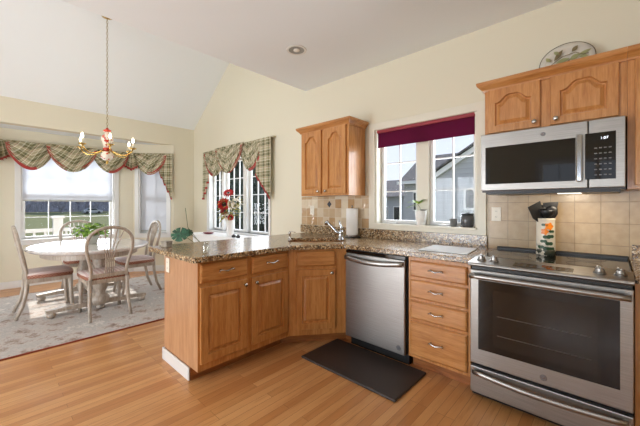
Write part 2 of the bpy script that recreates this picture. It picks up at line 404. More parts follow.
# ceilings
cl = MB()
cl.box(-2.97, RIGHT_X, FRONT_Y, WALL_Y, CEIL, CEIL + .12)
struct(cl.build('ceiling', white_ceil))
Mxz = Matrix(((1, 0, 0, 0), (0, 0, -1, WALL_Y), (0, 1, 0, 0), (0, 0, 0, 1)))
struct(MB().prism([(-2.97, 2.79), (-4.83, 3.80), (-4.83, 3.93), (-2.97, 2.91)], 0, WALL_Y - FRONT_Y, (), Mxz).build('ceiling_slope_right', white_ceil))
struct(MB().prism([(-4.83, 3.80), (-6.25, 2.81), (-6.25, 2.94), (-4.83, 3.93)], 0, WALL_Y - FRONT_Y, (), Mxz).build('ceiling_slope_left', white_ceil))
# baseboards
struct(BX(LEFT_X, -2.742, WALL_Y - .015, WALL_Y, 0, .11).build('baseboard_back', trim_white, bevel=.004))
struct(BX(LEFT_X, LEFT_X + .015, 2.50, WALL_Y - .015, 0, .11).build('baseboard_left', trim_white, bevel=.004))
struct(BX(LEFT_X, LEFT_X + .015, FRONT_Y, -.50, 0, .11).build('baseboard_left_near', trim_white, bevel=.004))
struct(BX(BX_, BX_ + .015, 0.07, 1.93, 0, .11).build('baseboard_bay', trim_white, bevel=.004))
struct(MB().box(0.012, L1, 0, .11, -.015, 0, frame(a1, s1, n1v)).build('baseboard_bay_right', trim_white, bevel=.004))
struct(MB().box(0.012, L1, 0, .11, -.015, 0, frame(a2, s2, n2v)).build('baseboard_bay_left', trim_white, bevel=.004))
struct(MB().box(-2.7255, -2.243, 1.000, 1.0125, 0, .095).build('trim_1', trim_white, bevel=.004))
struct(MB().box(-2.740, -2.727, 1.000, WALL_Y - .015, 0, .095).build('trim_2', trim_white, bevel=.004))

def window(name, O, s, nrm, s0, s1_, z0, z1, sashes, casing=.07, cm=trim_white, depth=.09, stool=True, apron=True, cw=.02, bot=None):
    """sashes: list of (a, b, c, d, columns, rows)"""
    M = frame(O, s, nrm)
    root = bpy.data.objects.new(name, None); COL.objects.link(root); root['kind'] = 'structure'
    b = MB().plate(s0 - casing, s1_ + casing, z0 - (bot if bot is not None else casing), z1 + casing, -cw, 0, [(s0, s1_, z0, z1)], M)
    b.build('casing', cm, root, bevel=.004)
    fr = MB().plate(s0, s1_, z0, z1, 0.0, .14, [(s0 + .018, s1_ - .018, z0 + .018, z1 - .018)], M); fr.build('window_frame', cm, root)
    if stool: MB().box(s0 - .0, s1_ + .0, z0 - .004, z0 + .018, -.035, depth, M).build('window_sill', cm, root, bevel=.003)
    for (a, b_, c_, d, nc, nr) in sashes:
        t_ = .035
        sh = MB().plate(a, b_, c_, d, depth, depth + .035, [(a + t_, b_ - t_, c_ + t_, d - t_)], M).build('window_sash', trim_white, root)
        mu = MB(); A, B_, C_, D = a + t_, b_ - t_, c_ + t_, d - t_
        hs = []
        for i in range(nc):
            for j in range(nr):
                w = (B_ - A) / nc; h = (D - C_) / nr; g = .006
                hs.append(Q4(A + i * w + (g if i else 0), A + (i + 1) * w - (g if i < nc - 1 else 0), C_ + j * h + (g if j else 0), C_ + (j + 1) * h - (g if j < nr - 1 else 0)))
        if nc * nr > 1:
            mu.plate(A, B_, C_, D, depth + .006, depth + .026, hs, M).build('muntin_grille', trim_white, sh)
        MB().box(A, B_, C_, D, depth + .013, depth + .017, M).build('window_pane', glass, sh)
    return root
window('window_1', (BX_, 0, 0), (0, 1, 0), (-1, 0, 0), .365, 1.615, .72, 2.12, [(.383, 1.597, .74, 1.42, 4, 2), (.383, 1.597, 1.42, 2.10, 4, 2)])
window('window_2', a1, s1, n1v, .10, .62, .72, 2.12, [(.118, .602, .74, 1.42, 2, 2), (.118, .602, 1.42, 2.10, 2, 2)])
window('window_3', a2, s2, n2v, .10, .62, .72, 2.12, [(.118, .602, .74, 1.42, 2, 2), (.118, .602, 1.42, 2.10, 2, 2)])
window('window_4', (0, WALL_Y, 0), (1, 0, 0), (0, 1, 0), -5.62, -3.76, .80, 2.10,
       [(-5.60, -5.20, .82, 2.08, 2, 4), (-5.12, -4.50, .82, 2.08, 3, 4), (-4.40, -3.78, .82, 2.08, 3, 4)], casing=.05)
struct(MB().box(-5.20, -5.12, WALL_Y + .03, WALL_Y + .14, .82, 2.08).build('trim_3', trim_white))
struct(MB().box(-4.50, -4.40, WALL_Y + .03, WALL_Y + .14, .82, 2.08).build('trim_4', trim_white))
window('window_5', (0, WALL_Y, 0), (1, 0, 0), (0, 1, 0), -1.885, -.85, 1.065, 2.09,
       [(-1.862, -1.425, 1.085, 2.07, 2, 3), (-1.31, -.873, 1.085, 2.07, 2, 3)], casing=.075, cm=casing_cream, bot=.045)
struct(MB().box(-1.425, -1.31, WALL_Y + .05, WALL_Y + .14, 1.083, 2.072).build('trim_5', casing_cream))
window('window_6', (0, FRONT_Y, 0), (1, 0, 0), (0, -1, 0), -1.15, .75, .95, 2.2, [(-1.13, -.2, .97, 2.18, 3, 3), (-.2, .73, .97, 2.18, 3, 3)])
window('window_7', (0, FRONT_Y, 0), (1, 0, 0), (0, -1, 0), -4.4, -2.2, .06, 2.2, [(-4.38, -3.3, .08, 2.18, 3, 5), (-3.3, -2.22, .08, 2.18, 3, 5)], bot=.03, stool=False)

# casement cranks (parts of the sink window)
w5 = bpy.data.objects['window_5']
for cx in (-1.72, -1.16):
    k = MB().box(cx - .05, cx + .05, 2.945, 2.97, 1.083, 1.095).build('crank_handle', white_plain, w5, bevel=.004)
    MB().tube([(cx - .03, 2.955, 1.095), (cx, 2.95, 1.108), (cx + .06, 2.945, 1.112)], .005, 8).build('crank_arm', white_plain, k, smooth=True)

# tile backsplashes and granite upstands are part of the walls' finish
struct(BX(-3.04, -1.965, 2.888, WALL_Y, 1.02, 1.385).build('trim_6', tile_small))
struct(BX(-.765, RIGHT_X, 2.888, WALL_Y, .90, 1.385).build('trim_7', tile_big))

# ------------------------------------------------------------------ outside
grass_m = leaf_mat('winter_lawn', L(104, 108, 82), L(132, 134, 104))
lw = grass_m.node_tree.nodes['Principled BSDF']; lw.inputs['Specular IOR Level'].default_value = 0; lw.inputs['Roughness'].default_value = 1
tag(BX(-160, 60, -110, 110, -1.2, -1.0).build('lawn', grass_m), 'flat winter lawn spreading outside the windows', 'lawn', kind='stuff')
deck_m = mat('white_deck_vinyl', L(168, 168, 170), 0.7, spec=.2)
deck = thing('deck', (-7.0, 1, 0), 0, 'white deck with railing and post outside the bay window', 'deck')
BX(-2.0, -.05, -3.5, 3.5, -.25, -.05).build('deck_floor', mat('grey_deck_boards', L(150, 148, 144), .7), deck)
BX(-1.62, -1.54, -3.5, 3.5, .72, .79).build('top_rail', deck_m, deck)
BX(-1.61, -1.55, -3.5, 3.5, .08, .13).build('bottom_rail', deck_m, deck)
for i in range(41):
    y = -3.4 + i * .17
    BX(-1.60, -1.56, y - .02, y + .02, .13, .72).build('baluster', deck_m, deck)
for y in (-1.9, .03, 1.95, 3.4):
    p = BX(-1.66, -1.50, y - .08, y + .08, -.25, 1.0).build('post', deck_m, deck)
    BX(-1.69, -1.47, y - .11, y + .11, 1.0, 1.05).build('post_cap', deck_m, p)
def treeline(name, pts, h, c0, c1, label):
    m = mat(name + '_bark', c0, 0.95, spec=0.1); t = NT(m)
    v_ = t.coords((3, 3, .35)); f_ = t.math('ADD', t.math('MULTIPLY', t.noise(v_, 2.2, 5, .75), .6), t.math('MULTIPLY', t.noise(t.coords(), 1.2, 5, .7), .4))
    t.color(t.ramp(f_, [(.40, c0), (.60, c1)]))
    b = MB(); rows = 9; N = 160
    for k in range(rows):
        for i in range(N):
            u = i / (N - 1) * (len(pts) - 1); j = min(int(u), len(pts) - 2); f = u - j
            x = pts[j][0] * (1 - f) + pts[j + 1][0] * f; y = pts[j][1] * (1 - f) + pts[j + 1][1] * f
            top = h * (1 + .22 * math.sin(i * .7) + .15 * random.random())
            b.v.append((x + random.uniform(-.5, .5), y + random.uniform(-.5, .5), -.99 + top * k / (rows - 1)))
    for k in range(rows - 1):
        for i in range(N - 1): a = k * N + i; b.f.append((a, a + 1, a + 1 + N, a + N))
    o = b.build(name, m); sm = o.modifiers.new('thick', 'SOLIDIFY'); sm.thickness = .6; o.location.z = .12
    tag(o, label, 'trees', kind='stuff'); return o
treeline('woodland', [(-118, -90), (-125, 0), (-118, 70)], 17, L(112, 112, 120), L(158, 158, 166), 'grey leafless woodland beyond the lawn outside the bay window')
treeline('evergreen_hedge', [(-30, 9), (-22, 13), (-17, 17)], 6, L(52, 62, 52), L(112, 120, 110), 'dark evergreen trees outside the window with two red-trimmed swags')
car_glass = mat('dark_car_glass', L(40, 44, 50), .1)
def car(x, y, m, label):
    r = thing('car', (x, y, -1.0), PI / 2 + .1, label, 'car')
    prof = [(-2.1, .3), (2.1, .3), (2.15, .8), (1.3, .95), (.7, 1.4), (-1.0, 1.42), (-1.7, .98), (-2.15, .9)]
    Mc = Matrix(((1, 0, 0, 0), (0, 0, 1, -.85), (0, 1, 0, 0), (0, 0, 0, 1)))
    MB().prism(prof, 0, 1.7, (), Mc).build('body', m, r, bevel=.08)
    for sy in (-.87, .86): MB().prism([(-1.45, .98), (1.05, .98), (.62, 1.33), (-.95, 1.35)], 0, .02, (), Matrix(((1, 0, 0, 0), (0, 0, 1, sy), (0, 1, 0, 0), (0, 0, 0, 1)))).build('side_window', car_glass, r)
    for wx in (-1.3, 1.3):
        for wy in (-.9, .7): MB().lathe([(.0, 0), (.3, 0), (.33, .05), (.33, .15), (.3, .2), (0, .2)], 16, Matrix.Translation((wx, wy, .33)) @ Matrix.Rotation(-PI / 2, 4, 'X')).build('wheel', black_plastic, r)
car(-104, 27, white_plain, 'white parked car seen through the right half of the bay window')
car(-100, 19, mat('silver_car_paint', L(170, 174, 180), .3, .5), 'silver parked car seen through the bay window by the white post')

siding = mat('grey_lap_siding', L(170, 172, 176), .7); t = NT(siding)
cc = t.n('ShaderNodeTexCoord'); s_ = t.n('ShaderNodeSeparateXYZ'); t.l(cc.outputs['Object'], s_.inputs[0])
f = t.math('FRACT', t.math('MULTIPLY', s_.outputs[2], 7)); t.color(t.ramp(f, [(0, L(132, 134, 140)), (.1, L(176, 178, 182)), (1, L(168, 170, 175))])); t.bump(f, .4, .02)
roof_m = mat('dark_roof_shingles', L(92, 92, 96), .9); t = NT(roof_m); t.color(t.ramp(t.noise(t.coords((1, 1, 4)), 9, 4), [(.4, L(74, 74, 78)), (.6, L(112, 110, 112))]))
Mg = lambda y: Matrix(((1, 0, 0, 0), (0, 0, 1, y), (0, 1, 0, 0), (0, 0, 0, 1)))
h1 = thing('house', (0, 9, -1), 0, 'grey sided house with white raking gable trim outside the sink window', 'house')
MB().prism([(-3.8, 0), (4.6, 0), (4.6, 3.1), (.4, 5.65), (-3.8, 3.1)], 0, 7, (), Mg(0)).build('wall', siding, h1)
MB().prism([(-4.1, 2.85), (-4.1, 3.0), (.4, 5.74), (4.9, 3.0), (4.9, 2.85), (.4, 5.58)], -.12, 0, (), Mg(0)).build('rake_board', trim_white, h1)
MB().prism([(-4.2, 2.97), (-4.2, 3.02), (.4, 5.81), (5, 3.02), (5, 2.97), (.4, 5.76)], -.2, 7.3, (), Mg(0)).build('roof', roof_m, h1)
f_ = MB().plate(-2.98, -2.0, 2.15, 2.75, -.03, 0, [(-2.93, -2.05, 2.2, 2.7)], Mg(0)).build('window', trim_white, h1)
MB().box(-2.93, -2.05, -.02, 0, 2.2, 2.7).build('pane', car_glass, f_)
h2 = thing('house', (0, 14, -1), 0, 'farther grey house with steep dark roof, left of the gabled one', 'house')
MB().box(-7.45, -4.6, 0, 6, 0, 3.45).build('wall', siding, h2)
MB().add([(-7.6, -.3, 3.4), (-4.4, -.3, 3.4), (-4.4, 6.3, 3.4), (-7.6, 6.3, 3.4), (-7.15, 1.2, 4.75), (-4.4, 1.2, 4.75), (-4.4, 4.8, 4.75), (-7.15, 4.8, 4.75)],
         [(0, 1, 5, 4), (1, 2, 6, 5), (2, 3, 7, 6), (3, 0, 4, 7), (4, 5, 6, 7), (0, 3, 2, 1)]).build('roof', roof_m, h2)
MB().box(-7.65, -4.4, -.36, -.30, 3.28, 3.42).build('fascia', trim_white, h2)
f_ = MB().box(-6.98, -6.6, -.03, 0, 2.0, 2.9).build('window', trim_white, h2); MB().box(-6.93, -6.65, -.04, -.03, 2.05, 2.85).build('pane', car_glass, f_)
h3 = thing('house', (0, 19, -1), 0, 'distant low pale house with dark roof, leftmost in the sink window', 'house')
MB().box(-14.5, -9.6, 0, 6, 0, 2.9).build('wall', siding, h3)
MB().add([(-15, -.4, 2.85), (-9.4, -.4, 2.85), (-9.4, 6.4, 2.85), (-15, 6.4, 2.85), (-14.6, 2.6, 4.2), (-9.8, 2.6, 4.2), (-9.8, 3.4, 4.2), (-14.6, 3.4, 4.2)],
         [(0, 1, 5, 4), (1, 2, 6, 5), (2, 3, 7, 6), (3, 0, 4, 7), (4, 5, 6, 7), (0, 3, 2, 1)]).build('roof', roof_m, h3)
for x in (-12.6, -11.6, -10.6):
    f_ = MB().box(x - .3, x + .3, -.04, 0, 1.2, 2.2).build('window', trim_white, h3); MB().box(x - .24, x + .24, -.05, -.04, 1.26, 2.14).build('pane', car_glass, f_)

# ------------------------------------------------------------------ cabinets
def door_panel(name, x0, x1, z0, z1, parent, m, arch=0.0, rail=.055, y=-.02):
    """raised panel front; local front faces -y; arch = height of the cathedral arch"""
    h = (x1 - x0) / 2; cx = (x0 + x1) / 2
    def outline(d, K=14):
        a, b_, c_, e = x0 + rail + d, x1 - rail - d, z0 + rail + d, z1 - rail - d
        pts = [(a, c_), (b_, c_)]
        for i in range(K + 1):
            u = i / K; x = b_ + (a - b_) * u
            if arch: q = min(max((1 - abs(2 * u - 1)) / .62 - .22, 0), 1); zz = e - arch + arch * (0.5 - 0.5 * math.cos(PI * q)) 
            else: zz = e
            pts.append((x, zz))
        return pts
    inn = outline(0)
    out = [(x0, z0), (x1, z0)] + [((x1 if i == 0 else x0 if i == 14 else p[0]), z1) for i, p in enumerate(inn[2:])]
    P3 = lambda pts, yy: [(p[0], yy, p[1]) for p in pts]
    e = .003
    out_i = [(min(max(p[0], x0 + e), x1 - e), min(max(p[1], z0 + e), z1 - e)) for p in out]
    b = MB()
    b.loops([P3(out, 0), P3(out, y + e), P3(out_i, y), P3(inn, y), P3(outline(.005), y + .016), P3(outline(.013), y + .016), P3(outline(.034), y + .003)], True)
    b.add(P3(out, 0), [tuple(range(len(out)))[::-1]])
    return b.build(name, m, parent)
def slab_front(name, x0, x1, z0, z1, parent, m=None, y=-.02):
    e = .009
    r = lambda d, yy: [(x0 + d, yy, z0 + d), (x1 - d, yy, z0 + d), (x1 - d, yy, z1 - d), (x0 + d, yy, z1 - d)]
    b = MB().loops([r(0, 0), r(0, y + .008), r(.006, y + .003), r(.011, y), ], True); b.add(r(0, 0), [(3, 2, 1, 0)])
    return b.build(name, m or oak_h, parent)
def knob(x, z, parent, m=nickel, y=-.02):
    M = Matrix.Translation((x, y, z)) @ Matrix.Rotation(PI / 2, 4, 'X')
    return MB().lathe([(.006, 0), (.005, .012), (.013, .018), (.0155, .023), (.013, .028), (.004, .030)], 16, M).build('knob', m, parent, smooth=True)
def pull(x, z, parent, w=.10, y=-.02):
    pts = [(x - w / 2 - .006, y - .022, z - .004), (x - w / 2 + .008, y - .024, z + .004), (x - w / 4, y - .027, z), (x, y - .030, z - .006), (x + w / 4, y - .027, z), (x + w / 2 - .008, y - .024, z + .004), (x + w / 2 + .006, y - .022, z - .004)]
    p = MB().tube(pts, [.004, .006, .0045, .0065, .0045, .006, .004], 10).build('pull', nickel, parent, smooth=True)
    for s in (-1, 1): MB().tube([(x + s * (w / 2 - .008), y, z + .004), (x + s * (w / 2 - .008), y - .024, z + .004)], .0045, 8).build('pull_post', nickel, p, smooth=True)
    return p

# peninsula base: front faces +X, local x = +Y, local y = -X
pen = thing('base_cabinet', (-2.125, 1.015, 0), PI / 2, 'peninsula oak base cabinet with two drawers over two doors and an end panel painted paler for grazing light', 'cabinet')
BX(0, .835, 0, .600, .10, .88).build('body', oak_v, pen)
BX(-.0015, 0.0, .003, .600, .10, .88).build('end_panel', oak_grazed, pen)
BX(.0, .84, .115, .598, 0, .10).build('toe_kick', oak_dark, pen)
for x0, x1, kx in ((.012, .398, .368), (.442, .820, .472)):
    d = slab_front('drawer', x0, x1, .725, .862, pen); pull((x0 + x1) / 2, .80, d, .11)
    d = door_panel('door', x0, x1, .155, .695, pen, oak_v); knob(kx, .655, d)
# corner sink base, faces the camera
dl = Vector((-1.80, 2.27)) - Vector((-2.125, 1.852)); WL = dl.length; AL = math.atan2(dl.y, dl.x)
sk = thing('base_cabinet', (-2.125, 1.852, 0), AL, 'corner oak sink cabinet with a false drawer front and one door, under the faucet', 'cabinet')
b = MB()
Mi = Matrix.Rotation(-AL, 4, 'Z') @ Matrix.Translation((2.125, -1.852, 0))
wp = [(-2.125, 1.852), (-1.80, 2.27), (-1.785, 2.27), (-1.785, 2.895), (-2.725, 2.895), (-2.725, 1.852)]
b.prism(wp, .10, .88, [], Mi).build('body', oak_v, sk)
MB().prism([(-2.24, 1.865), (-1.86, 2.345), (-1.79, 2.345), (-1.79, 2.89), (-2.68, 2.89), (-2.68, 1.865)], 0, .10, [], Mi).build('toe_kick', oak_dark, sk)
slab_front('drawer_front', .07, WL - .10, .725, .862, sk)
d = door_panel('door', .07, WL - .10, .155, .695, sk, oak_v); knob(WL - .135, .665, d)
# drawer base
db = thing('base_cabinet', (-1.165, 2.265, 0), 0, 'oak base cabinet with four stacked drawers between dishwasher and range', 'cabinet')
BX(0, .458, 0, .63, .10, .88).build('body', oak_v, db)
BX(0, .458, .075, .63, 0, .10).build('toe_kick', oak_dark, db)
for z0, z1 in ((.728, .852), (.566, .705), (.405, .543), (.125, .382)):
    d = slab_front('drawer', .018, .440, z0, z1, db); pull(.229, (z0 + z1) / 2 + .005, d, .10)
# right base
rb = thing('base_cabinet', (.086, 2.265, 0), 0, 'oak base cabinet at the far right edge, beside the range', 'cabinet')
BX(0, 1.555, 0, .62, .10, .88).build('body', oak_v, rb)
BX(0, 1.555, .075, .62, 0, .10).build('toe_kick', oak_dark, rb)
for i in range(3):
    x0 = .04 + i * .515; d = slab_front('drawer', x0, x0 + .47, .725, .862, rb); pull(x0 + .235, .80, d)
    d = door_panel('door', x0, x0 + .47, .155, .695, rb, oak_v); knob(x0 + .43, .655, d)

# worktops
def chaikin(p): return p
sinkc = Vector((-2.235, 2.335)); uu = Vector((.70, .714)); vv = Vector((-.714, .70))
def sinkring(a, b_, r=.05, K=5):
    pts = []
    for sx_, sy_, a0 in ((1, 1, 0), (-1, 1, PI / 2), (-1, -1, PI), (1, -1, 3 * PI / 2)):
        for k in range(K + 1):
            th = a0 + PI / 2 * k / K; p = sinkc + uu * (sx_ * (a - r) + r * math.cos(th)) + vv * (sy_ * (b_ - r) + r * math.sin(th)); pts.append((p.x, p.y))
    return pts
ct = thing('countertop', (-2.5, 2.0, .88), 0, 'speckled granite countertop running from the peninsula past the sink to the range', 'countertop')
Mi = Matrix.Translation((2.5, -2.0, -.88))
MB().prism([(-2.95, .975), (-2.93, .955), (-2.09, .955), (-2.07, .975), (-2.07, 1.845), (-1.785, 2.235), (-.692, 2.235), (-.692, 2.885), (-2.95, 2.885)], .88, .92, [sinkring(.285, .20)], Mi).build('slab', granite, ct, bevel=.006)
MB().box(-3.04, -.768, 2.868, 2.887, .921, 1.019, Mi).build('upstand', granite, ct)
cr = thing('countertop', (.9, 2.55, .88), 0, 'short speckled granite countertop at the right of the range', 'countertop')
MB().box(-.815, .74, -.315, .335, 0, .04).build('slab', granite, cr, bevel=.006)
MB().box(-.805, .74, .318, .337, .041, .14).build('upstand', granite, cr)
sink = thing('sink', (sinkc.x, sinkc.y, .70), 0, 'stainless undermount sink set into the corner of the granite countertop', 'sink')
Mi = Matrix.Translation((-sinkc.x, -sinkc.y, -.70))
P3 = lambda r, z: [(p[0], p[1], z) for p in r]
MB().loops([P3(sinkring(.30, .215, .055), .879), P3(sinkring(.283, .198), .879), P3(sinkring(.275, .19), .73), P3(sinkring(.25, .165), .71)], True, Mi).build('bowl', steel, sink, smooth=False)
MB().lathe([(0, .712), (.04, .712), (.045, .715)], 16, Matrix.Translation((0, 0, -.70))).build('drain', chrome, sink)

# faucet
fx = thing('faucet', (-2.02, 2.47, .92), math.radians(196), 'chrome pull-out faucet with side lever behind the corner sink', 'faucet')
MB().lathe([(.030, 0), (.030, .012), (.024, .018), (.022, .07), (.024, .085), (.020, .10), (.010, .105)], 20).build('base', chrome, fx, smooth=True)
MB().tube([(0, 0, .05), (.05, 0, .085), (.09, 0, .125), (.135, 0, .165), (.15, 0, .178)], [.016, .016, .014, .014, .016], 12).build('spout', chrome, fx, smooth=True)
MB().tube([(.145, 0, .188), (.162, 0, .178), (.168, 0, .150)], [.017, .019, .016], 12).build('spray_head', chrome, fx, smooth=True)
MB().tube([(-.0, 0, .095), (-.005, 0, .13), (.012, 0, .175), (.02, 0, .20)], [.014, .012, .009, .007], 12).build('lever', chrome, fx, smooth=True)
sd = thing('soap_dispenser', (-2.385, 2.10, .92), math.radians(20), 'small metal soap pump standing on the countertop left of the sink', 'soap dispenser')
MB().lathe([(.018, 0), (.016, .008), (.010, .012), (.009, .06), (.013, .065), (.013, .085), (.006, .09)], 16).build('body', nickel, sd, smooth=True)
MB().tube([(-.005, 0, .088), (.03, 0, .090), (.065, 0, .084)], [.006, .005, .004], 10).build('nozzle', nickel, sd, smooth=True)
# paper towel
pt = thing('paper_towel_holder', (-2.115, 2.785, .92), 0, 'upright dark metal paper towel holder in the corner beside the sink window', 'towel holder')
MB().lathe([(.085, 0), (.085, .010), (.075, .014), (.03, .016)], 28).build('base', black_plastic, pt, smooth=False)
MB().tube([(0, 0, .014), (0, 0, .345)], .006, 10).build('rod', nickel, pt, smooth=True)
MB().lathe([(.011, .343), (.012, .352), (.006, .358)], 12).build('finial', nickel, pt, smooth=True)
pr = MB().lathe([(.02, .03), (.062, .03), (.066, .034), (.066, .318), (.064, .322), (.02, .322), (.02, .03)], 32, close=False).build('paper_towel_roll', paper, None, loc=(-2.115, 2.785, .92))
tag(pr, 'white paper towel roll standing on the dark holder beside the sink window', 'paper towel')
MB().lathe([(.07, .016), (.07, .026), (.05, .029)], 24).build('tray', nickel, pt)
# glass shaker on the peninsula
gs = thing('glass_shaker', (-2.20, 1.11, .92), 0, 'little clear glass shaker standing on the near end of the peninsula', 'shaker')
MB().lathe([(.022, 0), (.024, .01), (.018, .035), (.024, .055), (.016, .072)], 16).build('bottle', clear, gs, smooth=True)
MB().lathe([(.016, .072), (.017, .078), (.012, .090), (.004, .093)], 16).build('cap', clear, gs, smooth=True)
# small stone box at the outer corner
sb = thing('trinket_box', (-2.80, 1.06, .9205), .3, 'small taupe stone box on the outer dining-side corner of the peninsula', 'box')
stone = leaf_mat('taupe_stone', L(132, 122, 108), L(170, 160, 144))
BX(-.035, .035, -.03, .03, 0, .038).build('box', stone, sb, bevel=.003)
BX(-.037, .037, -.032, .032, .0385, .050).build('lid', stone, sb, bevel=.003)
# cutting board
cb = MB().prism([(-1.13, 2.36), (-.76, 2.36), (-.80, 2.72), (-1.15, 2.72)], 0, .006).build('cutting_board', mat('white_glass_board', L(226, 232, 236), .08), None, bevel=.002, loc=(0, 0, .921))
tag(cb, 'thin white glass cutting board lying on the countertop left of the range', 'cutting board')

# ------------------------------------------------------------------ wall cabinets
def crown(parent, x0, x1, y0, y1, z, left=True, right=True, open_right=False):
    pr = [(0, 0), (.010, .0), (.014, .012), (.030, .030), (.042, .040), (.048, .052), (.048, .068)]
    rings = []
    for o, h in pr:
        xl = x0 - (o if left else 0); xr = x1 + (o if right else 0); yf = y0 - o
        rings.append([(xl, y1, z + h), (xl, yf, z + h), (xr, yf, z + h), (xr, y1, z + h)])
    b = MB().loops(rings, True); b.add(rings[0], [(3, 2, 1, 0)])
    return b.build('crown_moulding', oak_h, parent)
uc = thing('wall_cabinet', (-2.73, 2.59, 1.385), 0, 'tall oak wall cabinet with two arched doors, left of the sink window', 'cabinet')
BX(0, .72, 0, .295, 0, .765).build('body', oak_v, uc)
for x0, x1, kx in ((.030, .335, .305), (.385, .690, .415)):
    d = door_panel('door', x0, x1,   .02, .742, uc, oak_v, arch=.06, rail=.055); knob(kx, .05, d)
crown(uc, 0, .72, -.002, .295, .742)
um = thing('wall_cabinet', (-.700, 2.57, 1.80), 0, 'short oak wall cabinet with two arched doors above the microwave', 'cabinet')
BX(0, .765, 0, .325, 0, .345).build('body', oak_v, um)
for x0, x1, kx in ((.022, .345, .315), (.402, .730, .432)):
    d = door_panel('door', x0, x1, .010, .328, um, oak_v, arch=.05, rail=.05); knob(kx, .045, d)
crown(um, 0, .765, -.002, .325, .325, True, False)
ur = thing('wall_cabinet', (.066, 2.57, 1.375), 0, 'oak wall cabinet at the right edge, beside the microwave', 'cabinet')
BX(0, 1.575, 0, .325, 0, .77).build('body', oak_v, ur)
for i in range(3):
    x0 = .03 + i * .52; d = door_panel('door', x0, x0 + .47, .02, .75, ur, oak_v, arch=.06); knob(x0 + .035, .10, d)
crown(ur, 0, 1.575, -.002, .325, .75, False, False)

# ------------------------------------------------------------------ appliances
def badge(parent, x, y, z, r):
    M = Matrix.Translation((x, y, z)) @ Matrix.Rotation(PI / 2, 4, 'X')
    b = MB().lathe([(0, 0), (r, 0), (r, .0015), (0, .0015)], 24, M, close=False).build('logo_badge', mat('grey_badge', L(112, 112, 116), .4, .6), parent)
    MB().lathe([(r * .86, .0014), (r * .86, .0022), (r * .94, .0022), (r * .94, .0014)], 24, M, close=False).build('badge_ring', chrome, b)
    text('badge_letters', 'GE', r * 1.05, chrome, b, (x, y - .0024, z), (PI / 2, 0, 0))
    return b
dw = thing('dishwasher', (-1.785, 2.235, 0), 0, 'stainless steel dishwasher with curved bar handle under the countertop', 'dishwasher')
BX(.012, .608, .03, .62, .10, .875).build('tub', black_plastic, dw)
BX(.012, .600, .0, .03, .095, .845).build('door', steel, dw, bevel=.006)
BX(.012, .600, .008, .03, .848, .872).build('control_edge', black_glass, dw)
BX(.02, .60, .075, .12, 0, .10).build('toe_kick', black_plastic, dw)
pts = [(.02 + .57 * k / 14, -.018 - .028 * math.sin(PI * k / 14), .805 - .02 * math.sin(PI * k / 14) + .008) for k in range(15)]
MB().tube(pts, .010, 10, ry=.021, up=(0, 0, 1)).build('handle', steel, dw, smooth=True)
for x in (.03, .58): BX(x - .01, x + .01, -.02, .002, .80, .825).build('handle_mount', steel, dw)
badge(dw, .548, -.001, .145, .020)
text('brand_lettering', 'GE', .014, grey_print, dw, (.11, -.0005, .835), (PI / 2, 0, 0))
text('model_lettering', 'DRY BOOST', .012, grey_print, dw, (.31, -.0005, .145), (PI / 2, 0, 0))

st = thing('range', (-.685, 2.185, 0), 0, 'stainless slide-in electric range with black glass cooktop and storage drawer', 'range')
W = .765
BX(.004, W - .004, .03, .69, .03, .905).build('body', black_plastic, st)
BX(.0, W, .0, .03, .245, .858).build('oven_door', steel, st, bevel=.005)
od = kids(st)[-1]
od = [o for o in kids(st) if o.name.startswith('oven_door')][0]
BX(.050, W - .050, -.003, .0, .345, .795).build('oven_window', oven_glass, od, bevel=.002)
BX(.135, W - .135, -.0036, -.003, .385, .738).build('inner_window', mat('oven_inner_glass', L(34, 29, 25), .06), od)
for z in (.46, .58): BX(.16, W - .16, -.0042, -.0036, z, z + .004).build('oven_rack', mat('dim_oven_rack', L(66, 58, 52), .4), od)
MB().tube([(.012, -.045, .822), (.05, -.050, .824), (W / 2, -.055, .825), (W - .05, -.050, .824), (W - .012, -.045, .822)], .014, 12, ry=.016).build('door_handle', steel, od, smooth=True)
for x in (.022, W - .022): BX(x - .012, x + .012, -.045, .002,   .809, .837).build('handle_mount', steel, od, bevel=.003)
badge(od, W * .52, -.001, .288, .018)
# drawer
dr = BX(.0, W, .0, .03, .055, .225).build('storage_drawer', steel, st, bevel=.005)
pts = [(.02 + (W - .04) * k / 14, -.022 - .02 * math.sin(PI * k / 14), .195 - .012 * math.sin(PI * k / 14)) for k in range(15)]
MB().tube(pts, .009, 10, ry=.016, up=(0, 0, 1)).build('drawer_handle', steel, dr, smooth=True)
for x in (.03, W - .03): BX(x - .01, x + .01, -.024, .002, .185, .205).build('handle_mount', steel, dr)
BX(.01, W - .01, .015, .04, .859, .89).build('vent_gap', black_plastic, st)
